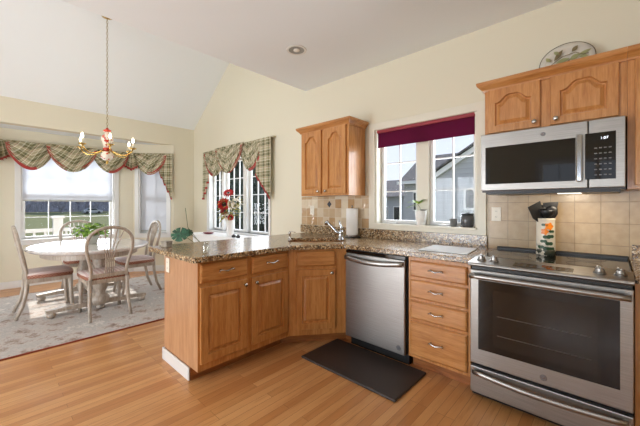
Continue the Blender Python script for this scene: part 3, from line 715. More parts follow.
# sloped control panel on top
Myz = Matrix(((0, 0, 1, 0), (1, 0, 0, 0), (0, 1, 0, 0), (0, 0, 0, 1)))
MB().prism([(-.035, .886), (-.045, .896), (-.040, .909), (.135, .930), (.135, .905), (.03, .886)], -.002, W + .002, (), Myz).build('control_panel', steel, st, bevel=.003)
sl = math.atan2(.021, .175)
Ms = Matrix.Translation((0, -.040, .909)) @ Matrix.Rotation(sl, 4, 'X')
MB().box(.245, .53, .030, .105, .0, .002, Ms).build('touch_display', black_glass, st, bevel=.0005)
for k in range(8):
    MB().box(.262 + k * .033, .278 + k * .033, .05, .054, .0015, .0026, Ms).build('panel_mark', grey_print, st)
    MB().box(.262 + k * .033, .278 + k * .033, .08, .083, .0015, .0026, Ms).build('panel_mark', grey_print, st)
for x in (.058, .132, W - .128, W - .048):
    kb = MB().lathe([(.027, 0), (.027, .006), (.021, .010), (.018, .026), (.0, .027)], 20, Ms @ Matrix.Translation((x, .085, .001)), close=False).build('knob', steel, st, smooth=False)
    MB().box(-.005, .005, -.02, .02, .024, .034, Ms @ Matrix.Translation((x, .085, .001)) @ Matrix.Rotation(.5, 4, 'Z')).build('knob_grip', steel, kb, bevel=.002)
BX(.004, W - .004, .132, .665, .905, .926).build('cooktop', black_glass, st, bevel=.002)
ring_m = mat('burner_ring_print', L(52, 52, 54), .15)
for x, y, r in ((.2, .27, .10), (.56, .27, .085), (.2, .50, .075), (.56, .50, .10)):
    MB().lathe([(r - .003, .9262), (r - .003, .9268), (r, .9268), (r, .9262)], 40, Matrix.Translation((x, y, 0)), close=False).build('burner_ring', ring_m, st)
BX(.0, W, .655, .695, .90, .944).build('rear_vent', black_plastic, st, bevel=.006)

mw = thing('microwave', (-.705, 2.49, 1.372), 0, 'stainless over-the-range microwave above the cooktop', 'microwave')
H_ = .42; Wm = .762
BX(.0, Wm, .03, .395, .0, H_).build('body', steel_dark, mw)
BX(.0, .598, .0, .03, .012, H_).build('door', steel, mw, bevel=.004)
md = [o for o in kids(mw) if o.name.startswith('door')][0]
BX(.030, .540, -.003, .0, .058, .325).build('door_window', black_glass, md, bevel=.001)
MB().box(.545, .575, -.050, -.034, .050, .335).build('door_handle', chrome, md, bevel=.006)
for z in (.065, .315): BX(.552, .568, -.036, .001, z - .01, z + .01).build('handle_mount', chrome, md)
BX(.602, Wm, .0, .03, .012, H_).build('control_surround', steel, mw, bevel=.004)
cpn = BX(.585, .722, -.003, .0, .062, .340).build('keypad', black_glass, mw, bevel=.001)
text('clock_digits', '1:07', .021, lcd, cpn, (.672, -.0035, .305), (PI / 2, 0, 0))
for r_ in range(6):
    for c_ in range(4):
        BX(.628 + c_ * .021, .640 + c_ * .021, -.0038, -.003, .085 + r_ * .032, .091 + r_ * .032).build('key_mark', grey_print, cpn)
badge(md, .375, -.001, .372, .014)
BX(.02, Wm - .02, .05, .38, -.014, .0).build('vent_grille', black_plastic, mw)
BX(.44, .56, .10, .17, -.017, -.014).build('task_light', mat('task_light_lens', L(240, 236, 226), .3, emit=(1, .93, .8, 1), es=2.0), mw)
lamp('microwave_task_light', 'AREA', (-.2, 2.63, 1.350), 1.3, (1, .86, .66), (0, .25, -1), .14, .06)

# utensil crock
cm_ = mat('painted_crock_glaze', L(226, 216, 198), .22); t = NT(cm_)
v = t.coords(); n_ = t.noise(v, 26, 2)
s_ = t.n('ShaderNodeSeparateXYZ'); t.l(v, s_.inputs[0])
lowf = t.ramp(s_.outputs[2], [(.03, (1, 1, 1, 1)), (.09, (0, 0, 0, 1))])
f = t.math('MULTIPLY', t.ramp(n_, [(.44, (0, 0, 0, 1)), (.48, (1, 1, 1, 1))]), lowf)
t.color(t.mix(f, L(226, 216, 198), L(70, 74, 62)))
ck_ = thing('utensil_crock', (-.345, 2.72, .9265), 0, 'white painted crock with orange flowers on the back of the cooktop', 'crock')
MB().lathe([(.054, 0), (.058, .004), (.058, .03), (.055, .20), (.056, .250), (.059, .255), (.056, .260), (.049, .260), (.047, .03), (.0, .028)], 32, close=False).build('jar', cm_, ck_, smooth=True)
org = mat('orange_painted_petal', L(226, 128, 30), .3); grn = mat('dark_green_painted_leaf', L(40, 70, 44), .3)
def on_jar(ang, z, r0, name, m, K=6, amp=.25, th=.001):
    R = .0585; pts = []
    vs = [(R * math.cos(ang), R * math.sin(ang), z)]
    vs[0] = ((R + th) * math.cos(ang), (R + th) * math.sin(ang), z)
    N = 30
    for i in range(N):
        a = 2 * PI * i / N; r = r0 * (1 + amp * math.cos(K * a)); an = ang + r * math.cos(a) / R
        vs.append(((R + th) * math.cos(an), (R + th) * math.sin(an), z + r * math.sin(a)))
    return MB().add(vs, [(0, 1 + i, 1 + (i + 1) % N) for i in range(N)]).build(name, m, ck_)
A0 = math.atan2(-2.72, .345)
for da, z, r in ((.35, .205, .024), (-.10, .168, .021)): on_jar(A0 + da, z, r, 'painted_flower', org, 5, .16, .0015)
for da, z, r in ((-.12, .215, .013), (.12, .13, .017), (.50, .135, .016), (.62, .17, .013), (.35, .085, .017), (-.2, .10, .015), (.1, .05, .017), (-.5, .06, .015), (.6, .05, .015)): on_jar(A0 + da, z, r, 'painted_leaf', grn, 2, .4, .001)
def utensil(name, x, y, lean, kind, label):
    r = thing(name, (-.345 + x, 2.72 + y, .957), 0, label, 'utensil', None); r.rotation_euler = lean
    MB().tube([(0, 0, 0), (0, 0, .18), (0, 0, .225)], [.006, .006, .005], 8).build('handle', black_plastic, r, smooth=True)
    if kind == 'spoon': MB().lathe([(.004, .21), (.030, .24), (.038, .275), (.030, .31), (.004, .328)], 14, sy=.35).build('bowl', black_plastic, r, smooth=True)
    elif kind == 'turner': MB().prism([(-.010, .21), (.010, .21), (.040, .25), (.044, .355), (-.044, .335), (-.038, .25)], -.002, .002, (), Matrix(((1, 0, 0, 0), (0, 0, 1, 0), (0, 1, 0, 0), (0, 0, 0, 1)))).build('blade', black_plastic, r)
    else:
        MB().lathe([(.004, .23), (.036, .255), (.044, .285), (.040, .295), (.034, .28), (.004, .25)], 16).build('bowl', black_plastic, r, smooth=True)
utensil('spoon', .005, .02, (.0, -.12, 0), 'spoon', 'black serving spoon leaning left in the painted crock')
utensil('spatula', -.015, .028, (-.02, .12, .2), 'turner', 'black spatula with broad blade leaning right in the painted crock')
utensil('ladle', -.01, -.015, (.06, .08, 0), 'ladle', 'black ladle in the middle of the painted crock')
utensil('turner', .030, -.005, (-.02, -.30, .5), 'turner', 'black flat turner leaning farthest left out of the painted crock')
utensil('spoon', -.022, -.010, (.03, .20, .1), 'spoon', 'black basting spoon leaning right at the front of the crock')

# platter on the cabinet
pl = thing('platter', (-.235, 2.80, 2.147), 0, 'oval glass platter with olive leaf pattern standing on top of the microwave cabinet', 'platter')
clr = bpy.data.materials.new('milky_platter_glass'); clr.use_nodes = True
t_ = clr.node_tree; t_.nodes.clear(); o_ = t_.nodes.new('ShaderNodeOutputMaterial'); mx = t_.nodes.new('ShaderNodeMixShader'); mx.inputs[0].default_value = .55
tr = t_.nodes.new('ShaderNodeBsdfTransparent'); pbd = t_.nodes.new('ShaderNodeBsdfDiffuse'); pbd.inputs[0].default_value = L(232, 226, 216)
t_.links.new(tr.outputs[0], mx.inputs[1]); t_.links.new(pbd.outputs[0], mx.inputs[2]); t_.links.new(mx.outputs[0], o_.inputs[0])
Mp = Matrix.Translation((0, 0, .145)) @ Matrix.Rotation(PI / 2 - .22, 4, 'X')
MB().lathe([(0, -.012), (.09, -.012), (.115, -.004), (.155, .006), (.156, .009), (.115, .0), (.09, -.008), (0, -.008)], 48, Mp, 1, .9, close=False).build('dish', clr, pl, smooth=True)
rim = [(.157 * math.cos(a), .141 * math.sin(a), .008) for a in [2 * PI * i / 48 for i in range(49)]]
MB().tube([Mp @ Vector(p) for p in rim], .0025, 6).build('metal_rim', mat('bronze_rim', L(110, 98, 80), .35, .8), pl, smooth=True)
lf_m = mat('sage_leaf_print', L(146, 148, 104), .6); lf_d = mat('brown_leaf_print', L(116, 104, 74), .6)
def leaf2d(x, y, a, ln, w, m, z=.012):
    c_, s__ = math.cos(a), math.sin(a); N = 8; pts = []
    for i in range(N + 1): u = i / N; pts.append((u * ln, w * math.sin(PI * u)))
    for i in range(N - 1, 0, -1): u = i / N; pts.append((u * ln, -w * math.sin(PI * u)))
    return MB().prism([(x + p[0] * c_ - p[1] * s__, y + p[0] * s__ + p[1] * c_) for p in pts], z, z + .0015, (), Mp).build('leaf_pattern', m, pl)
for a in ((-.07, .02, 1.0, .09, .014, lf_d), (-.09, .02, 2.2, .05, .012, lf_m), (-.09, -.02, 3.3, .04, .012, lf_d), (-.06, 0, .2, .08, .016, lf_m), (-.03, -.03, -.1, .07, .022, lf_m),
          (.02, .0, .6, .06, .018, lf_m), (.06, .02, .35, .08, .012, lf_m), (.07, .01, -.2, .05, .012, lf_m), (.03, .06, .9, .05, .014, lf_d), (-.04, .06, 2.3, .05, .012, lf_m), (-.12, -.04, -.8, .04, .008, lf_d), (.0, -.04, 1.2, .05, .010, lf_d)): leaf2d(*a)
vine = [Mp @ Vector(p) for p in ((-.12, -.05, .012), (-.08, .0, .013), (-.02, .04, .013), (.05, .05, .013), (.09, .02, .013), (.12, .02, .013))]
MB().tube(vine, .0022, 6).build('vine_pattern', lf_d, pl, smooth=True)
for x, y in ((-.10, -.05), (-.085, -.06), (-.03, -.065), (-.02, -.055)): MB().lathe([(0, .010), (.007, .012), (.005, .018), (0, .019)], 10, Mp @ Matrix.Translation((x, y, 0)), close=False).build('berry_pattern', mat('dark_berry', L(50, 36, 30), .5), pl)

# outlets
ivory = mat('ivory_outlet_plate', L(232, 226, 212), .4)
def outlet(x, y, z, rz, label, grp=None, w=.07, h=.115):
    r = thing('wall_outlet', (x, y, z), rz, label, 'outlet', grp)
    BX(-w / 2, w / 2, -.006, 0, -h / 2, h / 2).build('plate', ivory, r, bevel=.002)
    for s in (-1, 1): 
        so = MB().lathe([(0, 0), (.015, 0), (.015, .002), (0, .002)], 16, Matrix.Translation((0, -.006, s * .024)) @ Matrix.Rotation(PI / 2, 4, 'X'), close=False).build('socket', ivory, r)
        for q in (-.005, .005): BX(q - .001, q + .001, -.0088, -.008, s * .024 - .004, s * .024 + .004).build('slot', black_plastic, so)
outlet(-.70, 2.887, 1.205, 0, 'ivory wall outlet on the tan tiles left of the range')
outlet(-2.84, 2.887, 1.215, 0, 'ivory wall outlet on the glazed tiles under the tall wall cabinet')
outlet(-2.645, 1.0125, .79, 0, 'white outlet high on the end panel of the peninsula')
dm = thing('accent_tile', (-2.545, 2.887, 1.29), 0, 'dark diamond accent tile among the glazed backsplash tiles', 'tile')
MB().add([(-.036, 0, 0), (0, 0, -.042), (.036, 0, 0), (0, 0, .042), (-.028, -.005, 0), (0, -.005, -.034), (.028, -.005, 0), (0, -.005, .034)], [(0, 1, 5, 4), (1, 2, 6, 5), (2, 3, 7, 6), (3, 0, 4, 7), (4, 5, 6, 7), (3, 2, 1, 0)]).build('diamond', mat('slate_blue_glaze', L(66, 72, 84), .15), dm)

# ------------------------------------------------------------------ sill items
def leaf_mesh(b, base, direction, length, width, droop=.3, K=5, fold=.15):
    d = Vector(direction).normalized(); side = d.cross(Vector((0, 0, 1)))
    if side.length < .05: side = Vector((1, 0, 0))
    side.normalize(); up = side.cross(d); rows = []
    for i in range(K + 1):
        u = i / K; w = width * math.sin(PI * min(max(u, .04), .97)) ** .7
        p = Vector(base) + d * length * u - Vector((0, 0, 1)) * droop * length * u * u
        rows.append([p - side * w + up * fold * w, p, p + side * w + up * fold * w])
    o = len(b.v); b.v += [tuple(q) for r in rows for q in r]
    for i in range(K):
        for j in range(2): a = o + i * 3 + j; b.f.append((a, a + 1, a + 4, a + 3))
sp_ = thing('potted_plant', (-1.365, 2.905, 1.083), 0, 'small green plant in a tall white pot on the sink window sill', 'plant')
MB().lathe([(.038, 0), (.042, .005), (.056, .135), (.058, .142), (.053, .142), (.050, .125), (0, .123)], 28, close=False).build('pot', white_ceramic, sp_, smooth=True)
MB().lathe([(0, .124), (.049, .124), (.049, .128), (0, .130)], 20, close=False).build('soil', soil, sp_)
b = MB(); b.tube([(0, 0, .125), (-.01, 0, .17), (-.035, 0, .205)], .002, 6); b.build('stem', stem_m, sp_)
b = MB()
for a, e, l_ in ((3.0, .4, .08), (3.6, .1, .08), (2.2, .6, .06), (.3, .7, .07), (5.2, .5, .05), (4.2, -.1, .07), (.9, .8, .06)):
    leaf_mesh(b, (-.03 + .015 * math.cos(a), .0, .205 + .02 * math.sin(a * 3)), (math.cos(a), .25 * math.sin(a), e), l_ * 1.35, .030)
b.build('leaves', leaf_light, sp_)
b = MB()
for i in range(16):
    a = i * 2.4; leaf_mesh(b, (.024 + .012 * math.cos(a), .012 * math.sin(a), .125), (math.cos(a) * .5, math.sin(a) * .5, 1), .05, .009)
b.build('succulent', leaf_grey, sp_)
gc = thing('ceramic_cup', (-1.052, 2.905, 1.083), 0, 'small grey cup on the sink window sill', 'cup')
MB().lathe([(.022, 0), (.026, .004), (.034, .070), (.035, .074), (.031, .074), (.024, .01), (0, .008)], 24, close=False).build('cup', grey_ceramic, gc, smooth=True)
jr = thing('lidded_jar', (-.935, 2.91, 1.083), 0, 'charcoal lidded jar at the right end of the sink window sill', 'jar')
MB().lathe([(.040, 0), (.047, .006), (.056, .04), (.056, .095), (.048, .108), (0, .109)], 28, close=False).build('jar', slate_glass, jr, smooth=True)
MB().lathe([(.051, .107), (.054, .113), (.050, .121), (.012, .125), (.010, .133), (0, .134)], 28, close=False).build('lid', black_plastic, jr, smooth=True)

# red roller shade
rs = thing('roller_shade', (-1.3675, 2.915, 1.90), 0, 'burgundy fabric shade pulled half down at the top of the sink window', 'shade')
BX(-.495, .495, -.02, .012, .155, .188).build('head_rail', shade_rail, rs, bevel=.003)
BX(-.492, .492, -.004, .0, .008, .156).build('cloth', shade_red, rs)
BX(-.492, .492, -.007, .003, .0, .010).build('hem_bar', shade_red, rs)
# white roller shades in the bay
def wshade(O, s, n_, s0, s1_, z0, label):
    M = frame(O, s, n_); r = thing('roller_shade', tuple(O), 0, label, 'shade', None)
    M = Matrix.Translation(-Vector(O)) @ M
    MB().box(s0, s1_, z0, 2.10, .050, .053, M).build('cloth', shade_white, r)
    MB().box(s0, s1_, z0 - .025, z0, .042, .060, M).build('hem_bar', hem_grey, r, bevel=.003)
    MB().tube([M @ Vector((s0, 2.085, .045)), M @ Vector((s1_, 2.085, .045))], .016, 10).build('roller', white_plain, r, smooth=True)
wshade(Vector((BX_, 0, 0)), (0, 1, 0), (-1, 0, 0), .388, 1.592, 1.365, 'white roller shade half lowered over the wide bay window')
wshade(a1, s1, n1v, .120, .600, .79, 'white roller shade fully lowered over the narrow bay window')
wshade(a2, s2, n2v, .120, .600, .79, 'white roller shade over the narrow bay window at the left edge')

# ------------------------------------------------------------------ valances
def swag(parent, A, B, drop, nrm, t0=None, t1=None, phase=0.0, off=0.0):
    A = Vector(A); B = Vector(B); nrm = Vector(nrm).normalized(); NU, NV = 40, 26; ln = (B - A).length
    vs = []; uv = []
    def pos(u, v):
        d = .035 + drop * max(math.sin(PI * u), 0) ** .60
        sag = v * d
        q = math.sin(PI * u)
        depth = .02 + off + .055 * q * math.sin(PI * min(v * .93, 1)) + .017 * math.sin(2 * PI * (5.2 * v + phase)) * (.35 + .65 * q) * (1 if v < .97 else .3)
        uu_ = u + (.5 - u) * .10 * v
        return A + (B - A) * uu_ + Vector((0, 0, -1)) * sag + nrm * depth
    for i in range(NU + 1):
        for j in range(NV + 1):
            u, v = i / NU, j / NV; vs.append(pos(u, v)); uv.append((u * ln * .55 + .15 * v, v * (drop) * .75 + .2 * abs(u - .5)))
    fs = [(i * (NV + 1) + j, (i + 1) * (NV + 1) + j, (i + 1) * (NV + 1) + j + 1, i * (NV + 1) + j + 1) for i in range(NU) for j in range(NV)]
    uv = [(a * 1.0, b * 1.0) for a, b in uv]
    s = MB().add(vs, fs).build('swag', plaid, parent, smooth=True, uv=uv)
    for t0, t1 in ([(t0, t1)] if not isinstance(t0, list) else t0) if t0 is not None else []:
        pts0 = []; pts1 = []; K = 22
        for k in range(K + 1):
            u = t0 + (t1 - t0) * k / K
            p = pos(u, 1.0); q = pos(u, .995 - .030 / (.035 + drop * max(math.sin(PI * u), 0) ** .6 + .02))
            tg = (pos(min(u + .01, 1), 1) - pos(max(u - .01, 0), 1)).normalized(); nn = tg.cross(nrm).normalized()
            if nn.z < 0: nn = -nn
            pts0.append(p + nrm * .006 - nn * .004); pts1.append(p + nn * .040 + nrm * .014)
        b = MB(); b.loops([pts0, pts1, [x + nrm * -.008 for x in pts1], [x + nrm * -.008 for x in pts0]], False, wrap=False)
        b.build('braid_trim', red_trim, s)
    return s
def tail(parent, A, B, short, long_, nrm, n_steps=4, m=plaid):
    """hangs from A (inner, short) to B (outer, long) with a stepped cascade edge"""
    A = Vector(A); B = Vector(B); nrm = Vector(nrm).normalized(); NU = 32; NV = 14; vs = []; uv = []
    def ln(u): k = min(int(u * n_steps), n_steps - 1); f = u * n_steps - k; return short + (long_ - short) * (k + min(f * 2.4, 1)) / n_steps
    def pos(u, v): return A + (B - A) * u + Vector((0, 0, -1)) * (ln(u) * v) + nrm * (.018 + .014 * math.cos(2 * PI * n_steps * u) * (.4 + .6 * v))
    for i in range(NU + 1):
        for j in range(NV + 1): u, v = i / NU, j / NV; vs.append(pos(u, v)); uv.append((u * (B - A).length * 1.1, ln(u) * v * .8))
    fs = [(i * (NV + 1) + j, (i + 1) * (NV + 1) + j, (i + 1) * (NV + 1) + j + 1, i * (NV + 1) + j + 1) for i in range(NU) for j in range(NV)]
    s = MB().add(vs, fs).build('tail', m, parent, smooth=True, uv=uv)
    b = MB(); dirv = (B - A).normalized()
    for k in range(n_steps):
      for u0, u1 in ((k / n_steps, (k + .42) / n_steps), ((k + .42) / n_steps, (k + .98) / n_steps)):
        p, q = pos(u0, 1) + nrm * .012, pos(u1, 1) + nrm * .012
        b.add([p, q, q + Vector((0, 0, .034)), p + Vector((0, 0, .034)), p - nrm * .006, q - nrm * .006, q + Vector((0, 0, .034)) - nrm * .006, p + Vector((0, 0, .034)) - nrm * .006],
              [(0, 1, 2, 3), (7, 6, 5, 4), (0, 4, 5, 1), (1, 5, 6, 2), (2, 6, 7, 3), (3, 7, 4, 0)])
    b.build('braid_trim', red_trim, s)
    return s
def jabot(parent, C_, dirv, nrm, top, w, drop):
    C_ = Vector(C_); d = Vector(dirv).normalized(); nrm = Vector(nrm).normalized(); NU = 40; NV = 10; vs = []; uv = []
    def pos(u, v):
        ww = top + (w - top) * v ** .8
        edge = drop * (1 - .22 * abs(2 * u - 1)) + .012 * math.sin(2 * PI * 5 * u)
        return C_ + d * (u - .5) * ww + Vector((0, 0, -1)) * edge * v + nrm * (.012 + .022 * v * math.cos(2 * PI * 5 * u))
    for i in range(NU + 1):
        for j in range(NV + 1): u, v = i / NU, j / NV; vs.append(pos(u, v)); uv.append((u * w * 1.5, drop * v * .8))
    fs = [(i * (NV + 1) + j, (i + 1) * (NV + 1) + j, (i + 1) * (NV + 1) + j + 1, i * (NV + 1) + j + 1) for i in range(NU) for j in range(NV)]
    s = MB().add(vs, fs).build('jabot', plaid, parent, smooth=True, uv=uv)
    r0 = [pos(i / NU, 1.0) + nrm * .002 for i in range(NU + 1)]; r1 = [pos(i / NU, .89) + nrm * .004 for i in range(NU + 1)]
    MB().loops([r0, r1], False, wrap=False).build('braid_trim', red_trim, s)
    return s
vb = thing('window_valance', (-6.66, 1.0, 2.25), 0, 'plaid swag valance with red braid across the three bay windows', 'valance')
VO = Vector((-6.66, 1.0, 2.25))
def vl(p): return Vector(p) - VO
ZT = 2.265; XV = -6.675; N0 = (1, 0, 0)
MB().box(-.02, .0, -.86, .86, -.02, .015).build('mounting_board', plaid, vb)
swag(vb, vl((XV, .16, ZT)), vl((XV, .80, ZT)), .40, N0, .0, .62, 0)
swag(vb, vl((XV, .62, ZT)), vl((XV, 1.36, ZT)), .40, N0, [(.0, .38), (.72, 1.0)], None, .3, .04)
swag(vb, vl((XV, 1.22, ZT)), vl((XV, 1.86, ZT)), .37, N0, .45, 1.0, .1, .0)
jabot(vb, vl((XV + .03, 1.88, ZT)), (0.6, .8, 0), (.8, -.6, 0), .05, .24, .33)
jabot(vb, vl((XV + .03, .13, ZT)), (-.6, .8, 0), (.8, .6, 0), .05, .24, .33)
pa = a1 + Vector((s1.y, -s1.x, 0)) * .05 + Vector((0, 0, ZT)); inn = Vector((s1.y, -s1.x, 0))
swag(vb, vl(pa + s1 * -.0), vl(pa + s1 * .66), .37, inn, .42, 1.0, .2)
tail(vb, vl(pa + s1 * .50), vl(pa + s1 * .74), .34, .88, inn)
MB().prism([(0, 0), (.74, 0), (.74, .02), (0, .02)], 0, .012, (), Matrix.Translation(vl(pa)) @ Matrix.Rotation(math.atan2(s1.y, s1.x), 4, 'Z')).build('mounting_board', plaid, vb)
pb = a2 + Vector((-s2.y, s2.x, 0)) * .05 + Vector((0, 0, ZT)); inn2 = Vector((-s2.y, s2.x, 0))
swag(vb, vl(pb), vl(pb + s2 * .66), .37, inn2, .42, 1.0, .2)
tail(vb, vl(pb + s2 * .50), vl(pb + s2 * .74), .34, .88, inn2)
vr = thing('window_valance', (-4.65, 2.85, 2.25), 0, 'plaid swag valance with red braid over the window beside the kitchen', 'valance')
VO = Vector((-4.65, 2.85, 2.25)); YV = 2.865; N1 = (0, -1, 0); ZT = 2.285
MB().box(-1.09, 1.06, -.0, .045, .02, .04).build('mounting_board', plaid, vr)
swag(vr, vl((-5.74, YV, ZT)), vl((-4.80, YV, ZT)), .45, N1, .0, .42, 0)
swag(vr, vl((-4.50, YV, ZT)), vl((-3.80, YV, ZT)), .43, N1, .45, 1.0, .1, .0)
swag(vr, vl((-5.22, YV, ZT)), vl((-4.28, YV, ZT)), .43, N1, [(0.0, .34), (.52, 1.0)], None, .3, .045)
tail(vr, vl((-5.50, YV, ZT)), vl((-5.74, YV, ZT)), .50, .90, N1)
tail(vr, vl((-3.98, YV - .02, ZT)), vl((-3.62, YV - .02, ZT)), .55, .92, N1)

# ------------------------------------------------------------------ dining corner
rug = thing('area_rug', (-4.9, .7, 0), 0, 'faded grey and rose area rug with rust edge under the dining table', 'rug')
BX(-1.22, 1.22, -1.65, 1.65, .001, .010).build('pile', rug_m, rug)
MB().plate(-1.24, 1.24, -1.67, 1.67, .0005, .009, [(-1.22, 1.22, -1.65, 1.65)]).build('binding', rug_edge, rug)

TX, TY = -5.06, .955; ZF = .011
tb = thing('dining_table', (TX, TY, ZF), 0, 'oval whitewashed dining table on twin turned pedestals', 'table')
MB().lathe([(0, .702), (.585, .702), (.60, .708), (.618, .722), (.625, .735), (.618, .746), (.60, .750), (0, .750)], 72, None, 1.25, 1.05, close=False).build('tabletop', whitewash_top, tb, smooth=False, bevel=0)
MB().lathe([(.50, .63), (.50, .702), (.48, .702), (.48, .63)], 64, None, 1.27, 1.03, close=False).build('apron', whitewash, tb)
for sx_ in (-1, 1):
    px = .46 * sx_
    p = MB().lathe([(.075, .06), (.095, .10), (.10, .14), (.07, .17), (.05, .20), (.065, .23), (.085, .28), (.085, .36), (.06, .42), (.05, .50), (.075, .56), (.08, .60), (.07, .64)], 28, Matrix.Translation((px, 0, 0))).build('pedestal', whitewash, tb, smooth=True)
    ft = MB().prism([(-.51, .055), (-.51, .09), (-.10, .115), (.10, .115), (.51, .09), (.51, .055)], -.035, .035, (), Matrix(((0, 0, 1, px), (1, 0, 0, 0), (0, 1, 0, 0), (0, 0, 0, 1)))).build('foot_beam', whitewash, tb, bevel=.008)
    for sy_ in (-.46, 0, .46):
        MB().lathe([(.025, 0), (.042, .012), (.048, .032), (.040, .052), (.030, .060)], 20, Matrix.Translation((px, sy_, 0))).build('bun_foot', whitewash, ft, smooth=True)
MB().box(-.46, .46, -.02, .02, .10, .16).build('stretcher', whitewash, tb, bevel=.005)
for sx_ in (-1, 1): BX(.46 * sx_ - .05, .46 * sx_ + .05, -.30, .30, .635, .70).build('cleat', whitewash, tb)

def make_chair():
    r = bpy.data.objects.new('dining_chair', None); COL.objects.link(r)
    BX(-.215, .215, -.20, .215, .385, .435).build('seat_frame', whitewash, r, bevel=.008)
    b = MB()
    ring = lambda e, z: [(x * (1 - e), y * (1 - e) + .005, z) for x, y in ((-.20, -.19), (-.10, -.205), (.10, -.205), (.20, -.19), (.222, 0), (.225, .20), (.11, .225), (-.11, .225), (-.225, .20), (-.222, 0))]
    b.loops([ring(0, .435), ring(-.02, .45), ring(-.01, .475)], False)
    b.build('cushion_band', band_fab, r, smooth=True)
    MB().loops([ring(-.01, .475), ring(.03, .492), ring(.25, .503), ring(.6, .508)], True).build('seat_cushion', seat_fab, r, smooth=True)
    for s in (-1, 1):
        MB().tube([(s * .195, .19, .40), (s * .195, .198, .25), (s * .198, .205, .10), (s * .205, .222, 0)], [.026, .021, .018, .020], 8).build('leg', whitewash, r, smooth=True)
        MB().tube([(s * .18, -.19, .44), (s * .182, -.195, .30), (s * .188, -.225, .14), (s * .195, -.285, 0)], [.022, .021, .019, .017], 8).build('leg', whitewash, r, smooth=True)
    hoop = []
    ctrl = [(.178, -.19, .42), (.172, -.197, .52), (.185, -.215, .62), (.212, -.235, .73), (.222, -.255, .83), (.20, -.272, .92), (.14, -.285, .985), (.07, -.290, 1.012), (0, -.292, 1.02)]
    full = ctrl + [(-x, y, z) for x, y, z in ctrl[-2::-1]]
    pts = []
    for k in range(len(full) - 1):
        p0 = Vector(full[max(k - 1, 0)]); p1 = Vector(full[k]); p2 = Vector(full[k + 1]); p3 = Vector(full[min(k + 2, len(full) - 1)])
        for q in range(4):
            t_ = q / 4; pts.append(.5 * ((2 * p1) + (-p0 + p2) * t_ + (2 * p0 - 5 * p1 + 4 * p2 - p3) * t_ ** 2 + (-p0 + 3 * p1 - 3 * p2 + p3) * t_ ** 3))
    pts.append(Vector(full[-1]))
    MB().tube(pts, .018, 10, ry=.018, up=(0, -1, .2)).build('back_hoop', whitewash, r, smooth=True)
    BX(-.18, .18, -.212, -.188, .455, .50).build('back_rail', whitewash, r, bevel=.004)
    for k in range(-2, 3):
        MB().tube([(k * .020, -.200, .49), (k * .018, -.208, .58), (k * .017, -.220, .68), (k * .030, -.238, .79), (k * .048, -.262, .90), (k * .060, -.284, 1.0 - .008 * k * k)], .0065, 8, ry=.010, up=(0, -1, 0)).build('back_slat', whitewash, r, smooth=True)
    BX(-.045, .045, -.222, -.205, .625, .650).build('splat_collar', whitewash, r, bevel=.003)
    return r
ch = make_chair()
spots = [(-4.38, .955, PI / 2, 'whitewashed dining chair nearest the kitchen, its slatted back toward the camera'),
         (-4.97, .50, 0, 'whitewashed dining chair at the left end of the table, seen side-on'),
         (-5.13, 1.50, PI, 'whitewashed dining chair at the right end of the table, by the peninsula'),
         (-5.80, .98, -PI / 2, 'whitewashed dining chair on the window side, behind the table')]
for i, (x, y, a, lb) in enumerate(spots):
    o = ch if i == 0 else copy_tree(ch)
    o.location = (x, y, ZF); o.rotation_euler = (0, 0, a); tag(o, lb, 'chair', 'dining chairs around the oval table')

tp = thing('potted_plant', (-5.12, .97, ZF + .75), 0, 'bushy light green plant in a pale pot on the dining table', 'plant')
MB().lathe([(.055, 0), (.062, .006), (.078, .095), (.082, .105), (.075, .105), (.070, .09), (0, .088)], 28, close=False).build('pot', mat('pale_grey_pot', L(196, 194, 188), .4), tp, smooth=True)
MB().lathe([(0, .088), (.070, .089), (.070, .093), (0, .094)], 20, close=False).build('soil', soil, tp)
b = MB()
for i in range(210):
    a = random.uniform(0, 2 * PI); e = random.uniform(-.15, 1.3); R = random.uniform(.06, .17)
    c_ = Vector((math.cos(a) * math.cos(e) * R * 1.2, math.sin(a) * math.cos(e) * R * 1.15, .11 + .02 + max(math.sin(e), -.1) * R * .95))
    leaf_mesh(b, c_, (math.cos(a + random.uniform(-.6, .6)), math.sin(a + random.uniform(-.6, .6)), random.uniform(-.3, .5)), random.uniform(.045, .065), random.uniform(.027, .038), .4)
b.build('foliage', leaf_light, tp)
b = MB()
for i in range(14):
    a = i * 2.4; b.tube([(0, 0, .09), (.03 * math.cos(a), .03 * math.sin(a), .13), (.09 * math.cos(a), .09 * math.sin(a), .16 + .04 * math.sin(i * 1.7))], .002, 5)
b.build('stems', stem_m, tp)

# chandelier
CHX, CHY = -4.83, 1.08
cn_ = thing('chandelier', (CHX, CHY, 0), 0, 'brass chandelier with painted porcelain body and six candle bulbs, hanging on a long chain', 'chandelier')
pc = mat('painted_porcelain', L(238, 228, 212), .18); t = NT(pc)
v = t.coords(); n_ = t.noise(v, 30, 2)
c_ = t.ramp(n_, [(.0, L(240, 230, 214)), (.55, L(240, 230, 214)), (.57, L(196, 62, 44)), (.66, L(196, 62, 44)), (.68, L(206, 160, 70))], 'CONSTANT'); t.color(c_)
redglz = mat('red_porcelain_band', L(190, 64, 44), .2)
MB().lathe([(.02, 3.79), (.06, 3.76), (.062, 3.74), (.02, 3.72)], 24).build('canopy', brass, cn_, smooth=True)
MB().lathe([(.0, 2.235), (.035, 2.24), (.045, 2.25), (.042, 2.262), (.018, 2.275), (.012, 2.29)], 20).build('top_cap', redglz, cn_, smooth=True)
MB().lathe([(.02, 2.02), (.034, 2.03), (.05, 2.07), (.068, 2.12), (.072, 2.15), (.058, 2.18), (.035, 2.20), (.030, 2.235)], 28).build('porcelain_vase', pc, cn_, smooth=True)
